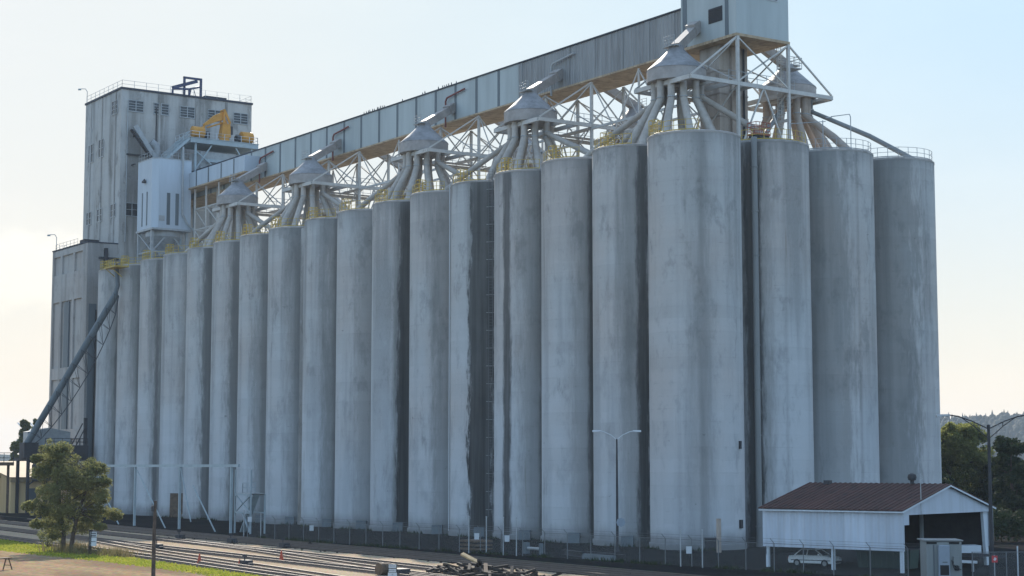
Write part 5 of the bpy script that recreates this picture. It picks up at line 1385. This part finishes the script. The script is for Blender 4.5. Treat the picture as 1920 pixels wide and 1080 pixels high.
MB().beam((-1.6,0,0.1),(1.0,0,-0.02),0.2,0.2).build('bar', M['signwhite'], bb)
mb = MB(); mb.beam((-1.2,0.15,-0.75),(-1.2,0.15,0.2),0.16); mb.beam((0.7,0.15,-0.75),(0.7,0.15,0.0),0.16); mb.build('post', M['galv'], bb)

# ------------------------------------------------------------------ equipment shelter
es = thing('equipment_shelter', (-16.3,-45.8,0), 'grey metal equipment shelter with a wall air conditioner and a flat lid roof', 'equipment shelter', None, math.atan2(RT.y,RT.x)-0.06)
MB().box((-1.12,0,0),(1.32,2.6,2.72)).build('cabinet', M['shelter'], es, bevel=0.02)
MB().box((-1.3,-0.12,2.76),(1.42,2.75,2.84)).build('roof', M['pipegrey'], es)
mb = MB(); mb.box((-1.1,-0.03,2.55),(-0.4,-0.002,2.7)); mb.box((0.45,-0.03,2.55),(1.15,-0.002,2.7)); mb.build('vent_slot', M['black'], es)
mb = MB(); mb.box((-0.35,-0.42,0.2),(0.42,-0.003,2.5)); ac = mb.build('air_conditioner', M['acunit'], es, bevel=0.06)
MB().box((-0.27,-0.435,0.42),(0.34,-0.423,1.12)).build('grille', M['black'], ac)
MB().box((-0.1,-0.432,1.28),(0.24,-0.423,1.36)).build('name_plate', M['strip'], ac)
mb = MB(); mb.beam((-0.62,-0.03,0.1),(-0.62,-0.03,2.5),0.06); mb.build('door_seam', M['strip'], es)
mb = MB(); mb.box((0.72,-0.16,1.1),(1.12,-0.003,1.7)); mb.build('meter_box', M['shelter'], es)
mb = MB()
for q in range(5):
    x0 = 0.6+0.1*q; mb.tube([(x0,-0.06,1.45-0.1*q),(x0+0.08,-0.2,1.0),(x0+0.2-0.05*q,-0.16,0.75),(x0+0.25,-0.06,1.05-0.06*q)],0.025,5)
mb.build('cables', M['black'], es)
rs = thing('warning_sign', (-12.8,-47.4,0), 'small red warning sign on the fence right of the equipment shelter', 'sign', None, rzc)
MB().beam((0,0.06,0),(0,0.06,1.75),0.06).build('post', M['galv'], rs)
MB().box((-0.2,-0.02,1.25),(0.2,0.02,1.72)).build('plate', M['signred'], rs)
MB().xprism(None, ([Vector((-0.1,-0.024,1.42)),Vector((0.02,-0.024,1.36)),Vector((0.14,-0.024,1.5)),Vector((0.0,-0.024,1.62))],[Vector((-0.1,-0.0205,1.42)),Vector((0.02,-0.0205,1.36)),Vector((0.14,-0.0205,1.5)),Vector((0.0,-0.0205,1.62))])).build('white_mark', M['signwhite'], rs)
gp = thing('corner_post', (-7.3,-51.2,0), 'thick weathered timber corner post at the lower right edge', 'post')
MB().tube([(0,0,0),(0,0,2.75)],0.12,12).build('post', M['deck'], gp, True)
dp = thing('reflective_post', (-9.9,-47.0,0), 'thin white speckled marker post right of the dark bronze lamp', 'post')
MB().tube([(0,0,0),(0,0,2.3)],0.05,8).build('post', M['signwhite'], dp, True)
# ------------------------------------------------------------------ trees
def foliage(mb, clumps, n_per, size, r, flat=0.75, aspect=0.5):
    for (c, rad, k) in clumps:
        c = Vector(c); n = int(n_per*k)
        for _ in range(n):
            while True:
                d = Vector((r.uniform(-1,1), r.uniform(-1,1), r.uniform(-1,1)))
                if d.length <= 1: break
            d = d*(0.45+0.55*d.length) if d.length > 0.01 else d
            p = c+Vector((d.x*rad, d.y*rad, d.z*rad*flat))
            s = size*r.uniform(0.6,1.5)
            a = Vector((r.gauss(0,1), r.gauss(0,1), r.gauss(0,0.8)))
            a = a.normalized() if a.length > 0.01 else Vector((1,0,0))
            b_ = a.cross(Vector((r.gauss(0,1), r.gauss(0,1), r.gauss(0,1))))
            if b_.length < 0.01: continue
            b_.normalize(); b_ *= s*aspect; a *= s
            mb.add([p-a, p+b_*0.9-a*0.1, p+a, p-b_*0.9+a*0.1], [(0,1,2,3)])
    return mb
def limbs(mb, trunk, clumps, r, base_r):
    for c, rad, k in clumps:
        c = Vector(c)
        z = min(max(c.z-rad*1.2-abs(c.x)*0.35, trunk[0].z+1.0), trunk[-1].z)
        best = min(trunk, key=lambda q: abs(q.z-z))
        m = best.lerp(c, 0.55)+Vector((r.uniform(-.2,.2), r.uniform(-.2,.2), 0.15))
        mb.tube([best, m, c], [base_r*0.42, base_r*0.26, base_r*0.1], 6)

# main roadside tree: clump layout (sideways metres, height, radius)
S = 1/19.8
px = [(97,850,17),(112,843,13),(84,868,18),(118,868,20),(75,888,14),(100,893,22),(132,893,20),(66,862,8),(165,880,17),(178,884,12),(158,905,18),(186,910,15),(201,905,8),(172,930,18),(150,936,20),(196,936,11),(202,966,12),(210,972,6),(180,960,15),(165,977,15),(192,988,8),(110,925,20),(86,922,14),(130,958,20),(105,963,18),(80,955,15),(62,950,9),(90,984,14),(120,990,16),(147,992,14),(68,984,9),(100,1004,9),(140,915,15),(118,905,15)]
tr_ = random.Random(11)
mt = thing('roadside_tree', (-52.4,29.0,0), 'bushy grey-green tree with twin trunks beside the tracks at the left', 'tree')
cl = []
for x, y, q in px:
    dep = tr_.uniform(-1.9,1.9); p = RT*((x-124)*S)+FH*dep
    cl.append(((p.x,p.y,(1033-y)*S), q*S*1.25, (q/17)**2))
sub = []
for c, rad, k in cl:   # break every clump into many small uneven sprays, denser on the upper side
    for _ in range(max(5,int(13*k))):
        d = Vector((tr_.gauss(0,1),tr_.gauss(0,1),tr_.gauss(0.25,0.7))).normalized()*rad*tr_.uniform(0.35,1.12)
        sub.append(((c[0]+d.x,c[1]+d.y,c[2]+d.z), rad*tr_.choice((0.18,0.25,0.33,0.42)), tr_.uniform(0.5,1.0)))
    sub.append((c, rad*1.3, 7.5))
foliage(MB(), sub, 105, 0.12, tr_, 0.62, 0.34).build('crown', M['pine'], mt, fix=False)
mb = MB()
t1 = [Vector((-0.25,0.1,0)),Vector((-0.2,0.1,2.0)),Vector((-0.55,0.1,4.0)),Vector((-0.9,0.2,6.2)),Vector((-0.9,0.4,8.6))]
t2 = [Vector((0.35,-0.3,0)),Vector((0.55,-0.4,1.6)),Vector((0.9,-0.6,3.6)),Vector((1.5,-0.9,5.6)),Vector((2.0,-1.2,7.0))]
mb.tube(t1,[0.24,0.19,0.16,0.11,0.05],10); mb.tube(t2,[0.23,0.19,0.15,0.1,0.05],10)
limbs(mb, t1[1:]+t2[1:], cl, tr_, 0.17)
mb.build('trunk', M['bark'], mt, True)
bu = thing('roadside_bush', (-51.2,37.5,0), 'low pale bush at the foot of the roadside tree', 'bush')
bc = [((0,0,0.7),0.8,1.2),((0.5,-0.6,1.0),0.6,0.8),((-0.4,0.5,1.2),0.55,0.8),((0.2,0.3,1.6),0.4,0.5),((0.9,-1.4,0.5),0.5,0.6)]
foliage(MB(), bc, 260, 0.1, tr_, 0.9, 0.4).build('foliage', M['pine'], bu, fix=False)
mb = MB()
for c, rad, k in bc: mb.tube([(0,0,0),(c[0]*0.6,c[1]*0.6,c[2]*0.6),c],[0.04,0.03,0.01],5)
mb.build('stems', M['bark'], bu)

def big_tree(name, loc, hgt, rad, mat, lab, seed, n_cl, n_per, size, z0=0.12, shape='round', group=None, hole=0.0):
    r = random.Random(seed)
    t = thing(name, loc, lab, 'tree', group)
    cl = []
    while len(cl) < n_cl:
        if shape == 'round':
            u = r.uniform(z0, 1.0); w = rad*math.sqrt(max(0.06, 1-((u-0.55)/0.5)**2)) if u > 0.3 else rad*0.85
            d = math.sqrt(r.random())*w
            rr = rad*r.uniform(0.18,0.34)
        elif shape == 'cone':
            u = r.uniform(z0, 1.0); w = rad*(1-u)**0.8+0.15; d = math.sqrt(r.random())*w; rr = max(0.35, rad*0.3*(1.15-u))
        else:
            u = r.uniform(z0, 1.0); w = rad*math.sin(math.pi*min(0.97,0.12+u*0.86))**0.7; d = r.random()*w; rr = rad*r.uniform(0.22,0.45)
        a = r.uniform(0, 6.283)
        cl.append(((d*math.cos(a), d*math.sin(a), u*hgt-rr*0.5), rr, (rr/(rad*0.26))**1.5))
    foliage(MB(), cl, n_per, size, r, 0.8, 0.5).build('crown', M[mat], t, fix=False)
    mb = MB()
    tk = [Vector((0,0,0)), Vector((0.1,0,hgt*0.3)), Vector((-0.05,0.1,hgt*0.6)), Vector((0,0,hgt*0.92))]
    b0 = hgt*0.022; mb.tube(tk,[b0,b0*0.8,b0*0.5,b0*0.15],9)
    limbs(mb, tk[1:], cl[::3], r, b0)
    mb.build('trunk', M['bark'], t, True)
    return t
big_tree('broadleaf_tree', (58.3,18.6,0), 13.3, 3.7, 'broad', 'rounded green broadleaf tree just right of the silos, taller than its neighbours', 3, 170, 380, 0.19)
big_tree('conifer_tree', (49.8,3.6,0), 11.3, 2.5, 'darkleaf', 'dark ragged conifer behind the bronze street lamp at the right edge', 4, 90, 230, 0.19, 0.05, 'round')
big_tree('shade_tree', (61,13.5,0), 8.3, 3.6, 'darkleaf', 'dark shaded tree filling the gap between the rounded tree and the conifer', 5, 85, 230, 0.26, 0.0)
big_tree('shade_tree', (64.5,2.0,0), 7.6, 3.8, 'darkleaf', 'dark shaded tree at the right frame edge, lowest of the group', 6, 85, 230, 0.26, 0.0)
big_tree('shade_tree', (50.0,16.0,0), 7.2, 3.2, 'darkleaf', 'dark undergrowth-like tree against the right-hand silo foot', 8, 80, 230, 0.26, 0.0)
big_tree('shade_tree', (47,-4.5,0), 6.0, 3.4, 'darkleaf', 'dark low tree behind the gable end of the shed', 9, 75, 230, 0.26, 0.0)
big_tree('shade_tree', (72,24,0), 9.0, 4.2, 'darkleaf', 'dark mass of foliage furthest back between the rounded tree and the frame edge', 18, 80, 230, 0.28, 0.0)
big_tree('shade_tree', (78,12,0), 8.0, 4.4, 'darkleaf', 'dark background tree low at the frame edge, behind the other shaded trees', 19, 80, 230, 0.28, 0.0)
hd_ = thing('hedge', (44,-14,0), 'low dark shaded hedge running behind the gable end of the shed', 'hedge')  # hedge added to darken a sunlit patch of ground
hc = []
hr_ = random.Random(91)
for q in range(46):
    u = q/45; hc.append(((-14+34*u+hr_.uniform(-.5,.5), 9-24*u+hr_.uniform(-.9,.9), 1.4+hr_.uniform(-.3,.9)), hr_.uniform(1.3,1.9), 1.0))
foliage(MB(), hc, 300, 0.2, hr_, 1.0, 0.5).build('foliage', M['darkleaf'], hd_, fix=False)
mb = MB()
for c_, r_, k_ in hc[::2]: mb.tube([(c_[0],c_[1],0),(c_[0]+0.1,c_[1],0.8),c_],[0.07,0.06,0.03],6)
mb.build('stems', M['bark'], hd_)
big_tree('poplar_tree', (18.8,253.0,0), 17.6, 1.9, 'poplar', 'tall dense columnar poplar left of the slanting tube', 12, 120, 120, 0.34, 0.25, 'column', 'poplars beyond the annex')
big_tree('poplar_tree', (23.4,260.0,0), 18.0, 1.5, 'poplar', 'thinner open poplar nearer the slanting tube', 13, 60, 90, 0.32, 0.25, 'column', 'poplars beyond the annex')
big_tree('poplar_tree', (15.0,248.0,0), 12.6, 1.6, 'poplar', 'shorter straggling poplar at the left of the pair', 14, 50, 90, 0.32, 0.1, 'column', 'poplars beyond the annex')

# ------------------------------------------------------------------ far hills, woods, houses, port cranes
def hill(name, depth, prof, thick, step, seed, mat):
    """ridge running across the view at a given distance; prof = [(sideways m, height m)] """
    r = random.Random(seed)
    xs = []; x = prof[0][0]
    while x <= prof[-1][0]: xs.append(x); x += step
    def hh(x):
        for (a, ha), (b, hb) in zip(prof[:-1], prof[1:]):
            if a <= x <= b: t = (x-a)/(b-a); t = t*t*(3-2*t); return ha+(hb-ha)*t
        return 0
    rows = [(-thick,0.0),(-thick*0.6,0.42),(-thick*0.3,0.75),(0,1.0),(thick*0.5,0.9),(thick,0.0)]
    vs, fs = [], []
    base = Vector((CAM.x,CAM.y,0))
    for x in xs:
        for dy, k in rows:
            p = base+FH*(depth+dy)+RT*x; z = hh(x)*k*(1+0.10*math.sin(x*0.013+dy)+0.05*math.sin(x*0.041))-0.5
            vs.append((p.x,p.y,z))
    m = len(rows)
    for i in range(len(xs)-1):
        for j in range(m-1): fs.append((i*m+j,(i+1)*m+j,(i+1)*m+j+1,i*m+j+1))
    o = MB().add(vs, fs).build(name, mat, None, True); tag(o, kind='structure')
    return hh, rows, base
M['hillground'] = ground_mat('hill_ground', (0.02,0.028,0.018), (0.034,0.036,0.024), (0.016,0.022,0.014), 0.01, 0.08)
hh, rows, base = hill('hill', 2100, [(250,20),(420,46),(520,50),(640,54),(760,50),(1000,40),(1300,8)], 420, 20, 3, M['hillground'])
mb = MB(); r = random.Random(31)
for q in range(2300):
    x = r.uniform(400,800); t = r.random()**1.4; dy = -360*t+10
    k = 1.0+(dy/420)*0.75 if dy > -126 else 0.75+(dy+126)/420*0.95
    p = base+FH*(2100+dy)+RT*x; z = hh(x)*max(0,k)-1.5
    con = r.random() < 0.55; h = r.uniform(9,17)*(1.25 if con and r.random() < 0.25 else 1); w = h*(0.17 if con else 0.34)
    n = 6
    prof = [(w,h*0.08),(w*0.62,h*0.45),(w*0.72,h*0.42),(w*0.32,h*0.75),(0.05,h)] if con else [(w*0.4,0),(w,h*0.3),(w*0.95,h*0.6),(w*0.55,h*0.9),(0.1,h)]
    prof = [(a*r.uniform(0.8,1.2), b) for a, b in prof]
    mb.lathe(prof, (p.x,p.y,z), n, False)
w = mb.build('hill_woods', M['hillwood'], fix=False); tag(w, 'hazy wooded ridge with a ragged conifer skyline', kind='stuff')
hill('hill', 2700, [(-1500,18),(-1100,24),(-850,22),(-700,17),(-560,19),(-300,8)], 350, 25, 4, M['hillground'])
pc0 = None
for q, off in enumerate((0.0, 4.6, 9.6)):
    lab = ('leftmost of three pale port cranes with raised booms','middle of three pale port cranes with raised booms','rightmost of three pale port cranes, partly behind the poplars')[q]
    loc = base+FH*(1800+6*q)+RT*(-492+off)
    if pc0 is None:
        pc0 = thing('port_crane', loc, lab, 'port crane', 'port cranes on the skyline', math.atan2(RT.y,RT.x)); o = pc0
        mb = MB()
        for x in (0,10):
            for y in (-5,5): mb.beam((x,y,0),(x,y,30),1.1)
            mb.beam((x,-5,29.5),(x,5,29.5),1.0); mb.beam((x,-5,12),(x,5,12),0.9)
        for y in (-5,5): mb.beam((0,y,12),(10,y,12),0.8); mb.beam((0,y,12),(10,y,29),0.5)
        mb.build('portal', M['portcrane'], pc0)
        mb = MB(); mb.beam((-14,-1,30.5),(24,-1,30.5),0.9,1.4); mb.beam((-14,1,30.5),(24,1,30.5),0.9,1.4); mb.box((8,-3,31.3),(16,3,34.5)); mb.build('girder', M['portcrane'], pc0)
        mb = MB(); mb.beam((0,0,33),(-13.5,0,48.5),1.7,1.1); mb.build('raised_boom', M['portcrane'], pc0)
        mb = MB(); mb.beam((2,0,30.5),(4,0,42),0.8); mb.beam((9,0,31),(4,0,42),0.6); mb.beam((4,0,42),(-4.0,0,37.6),0.25); mb.build('apex_frame', M['portcrane'], pc0)
    else:
        o = copy_tree(pc0); o.location = loc; tag(o, lab, 'port crane', 'port cranes on the skyline')

# ------------------------------------------------------------------ haze
hm = bpy.data.materials.new('haze'); hm.use_nodes = True
hn = hm.node_tree; hn.nodes.remove(hn.nodes['Principled BSDF'])
pv = hn.nodes.new('ShaderNodeVolumePrincipled')
pv.inputs['Color'].default_value = (0.76,0.87,1.0,1); pv.inputs['Density'].default_value = HAZE; pv.inputs['Anisotropy'].default_value = 0.0
hn.links.new(pv.outputs[0], hn.nodes['Material Output'].inputs['Volume'])
if HAZE > 0:
    hz = MB().box((-G_R-20,-G_R-20,-1.5),(G_R+20,G_R+20,95)).build('haze', hm); tag(hz, kind='stuff')

# ------------------------------------------------------------------ sky and sun
SAZ, SEL = R(26.4), R(30.7)
world = bpy.data.worlds.new('World'); scene.world = world; world.use_nodes = True
wt = world.node_tree; wn = wt.nodes; wl = wt.links
bg = wn['Background']
sky = wn.new('ShaderNodeTexSky'); sky.sky_type = 'NISHITA'; sky.sun_disc = False
sky.sun_elevation = SEL; sky.sun_rotation = SAZ; sky.dust_density = 2.0; sky.air_density = 1.0; sky.ozone_density = 1.5
class WB(NB):
    def __init__(self):
        self.t = wt; self.n = wn; self.l = wl; self.co = wn.new('ShaderNodeTexCoord')
b = WB()
d = b.co.outputs['Generated']
lum = wn.new('ShaderNodeRGBToBW'); wl.new(sky.outputs[0], lum.inputs[0])
# soft shoulder on the sky's brightness (strong glare round the sun is compressed, the rest is kept)
x = b.math('DIVIDE', lum.outputs[0], SKY_CAP)
k = b.math('POWER', b.math('ADD', 1.0, b.math('POWER', x, 2.5)), -0.4)
des = b.mix(0.6, sky.outputs[0], b.comb(lum.outputs[0], lum.outputs[0], lum.outputs[0]))
dim = wn.new('ShaderNodeVectorMath'); dim.operation = 'SCALE'; wl.new(des, dim.inputs[0]); wl.new(k, dim.inputs['Scale'])
xyz = b.sep(d)
el = xyz[2]
az = b.math('SUBTRACT', b.math('MULTIPLY', xyz[0], math.cos(SAZ)), b.math('MULTIPLY', xyz[1], math.sin(SAZ)))   # + is right of the sun
taz = b.ramp(az, -0.25, 0.42, 0.30, 1.0)
tel = b.ramp(el, 0.01, 0.26, 0.0, 1.0)
fwd = b.math('ADD', b.math('MULTIPLY', xyz[0], math.sin(SAZ)), b.math('MULTIPLY', xyz[1], math.cos(SAZ)))
t = b.math('MULTIPLY', taz, tel)
tint = b.mix(t, (1.0,1.0,0.985), (0.69,0.905,1.06))
# sky away from the sun is boosted and blued: added fill for shaded walls
tint = b.mix(b.ramp(fwd, 0.1, 0.75, 1.0, 0.0), tint, BACK)
c = b.mix(1.0, dim.outputs[0], tint, 'MULTIPLY')
# high thin clouds, brighter and warmer near the horizon on the left
mp = wn.new('ShaderNodeMapping'); mp.inputs['Scale'].default_value = (5,5,13); mp.inputs['Location'].default_value = (0.3,1.7,0.2); wl.new(d, mp.inputs['Vector'])
cn = b.noise(mp.outputs[0], 1.0, 7, 0.58)
# one low cumulus bank left of the tower
cd = Vector((math.sin(R(19.5))*math.cos(R(5.9)), math.cos(R(19.5))*math.cos(R(5.9)), math.sin(R(5.9))))
dv = wn.new('ShaderNodeVectorMath'); dv.operation = 'SUBTRACT'; wl.new(d, dv.inputs[0]); dv.inputs[1].default_value = cd
sc = wn.new('ShaderNodeVectorMath'); sc.operation = 'MULTIPLY'; wl.new(dv.outputs[0], sc.inputs[0]); sc.inputs[1].default_value = (1,1,3.6)
ln = wn.new('ShaderNodeVectorMath'); ln.operation = 'LENGTH'; wl.new(sc.outputs[0], ln.inputs[0])
mp2 = wn.new('ShaderNodeMapping'); mp2.inputs['Scale'].default_value = (22,22,40); wl.new(d, mp2.inputs['Vector'])
cn2 = b.noise(mp2.outputs[0], 1.0, 6, 0.6)
bank = b.ramp(b.math('ADD', ln.outputs['Value'], b.math('MULTIPLY', b.math('SUBTRACT', cn2, 0.5), 0.16)), 0.045, 0.085, 1.0, 0.0)
cl_ = b.math('MULTIPLY', b.ramp(cn, 0.42, 0.72), 0.5)
c = b.mix(cl_, c, b.mix(1.0, c, (1.10,1.07,1.05), 'MULTIPLY'))
c = b.mix(b.math('MULTIPLY', bank, 0.5), c, b.mix(1.0, c, (1.22,1.2,1.16), 'MULTIPLY'))
wl.new(c, bg.inputs['Color']); bg.inputs['Strength'].default_value = 0.1
sun_d = bpy.data.lights.new('sun', 'SUN'); sun_d.energy = SUN; sun_d.angle = R(0.53); sun_d.color = (1.0,0.93,0.83)
sun = bpy.data.objects.new('sun', sun_d); COL.objects.link(sun)
to = Vector((math.sin(SAZ)*math.cos(SEL), math.cos(SAZ)*math.cos(SEL), math.sin(SEL)))
sun.rotation_euler = to.to_track_quat('Z','Y').to_euler(); sun.location = (0,0,150)

scene.view_settings.view_transform = 'Standard'
scene.view_settings.look = 'None'
scene.view_settings.gamma = 1.0
scene.view_settings.exposure = EXPO
scene.render.engine = 'CYCLES'
scene.cycles.use_denoising = True
scene.cycles.max_bounces = 8
scene.cycles.volume_bounces = 1
scene.cycles.transparent_max_bounces = 12
scene.render.resolution_x = 1024; scene.render.resolution_y = 576
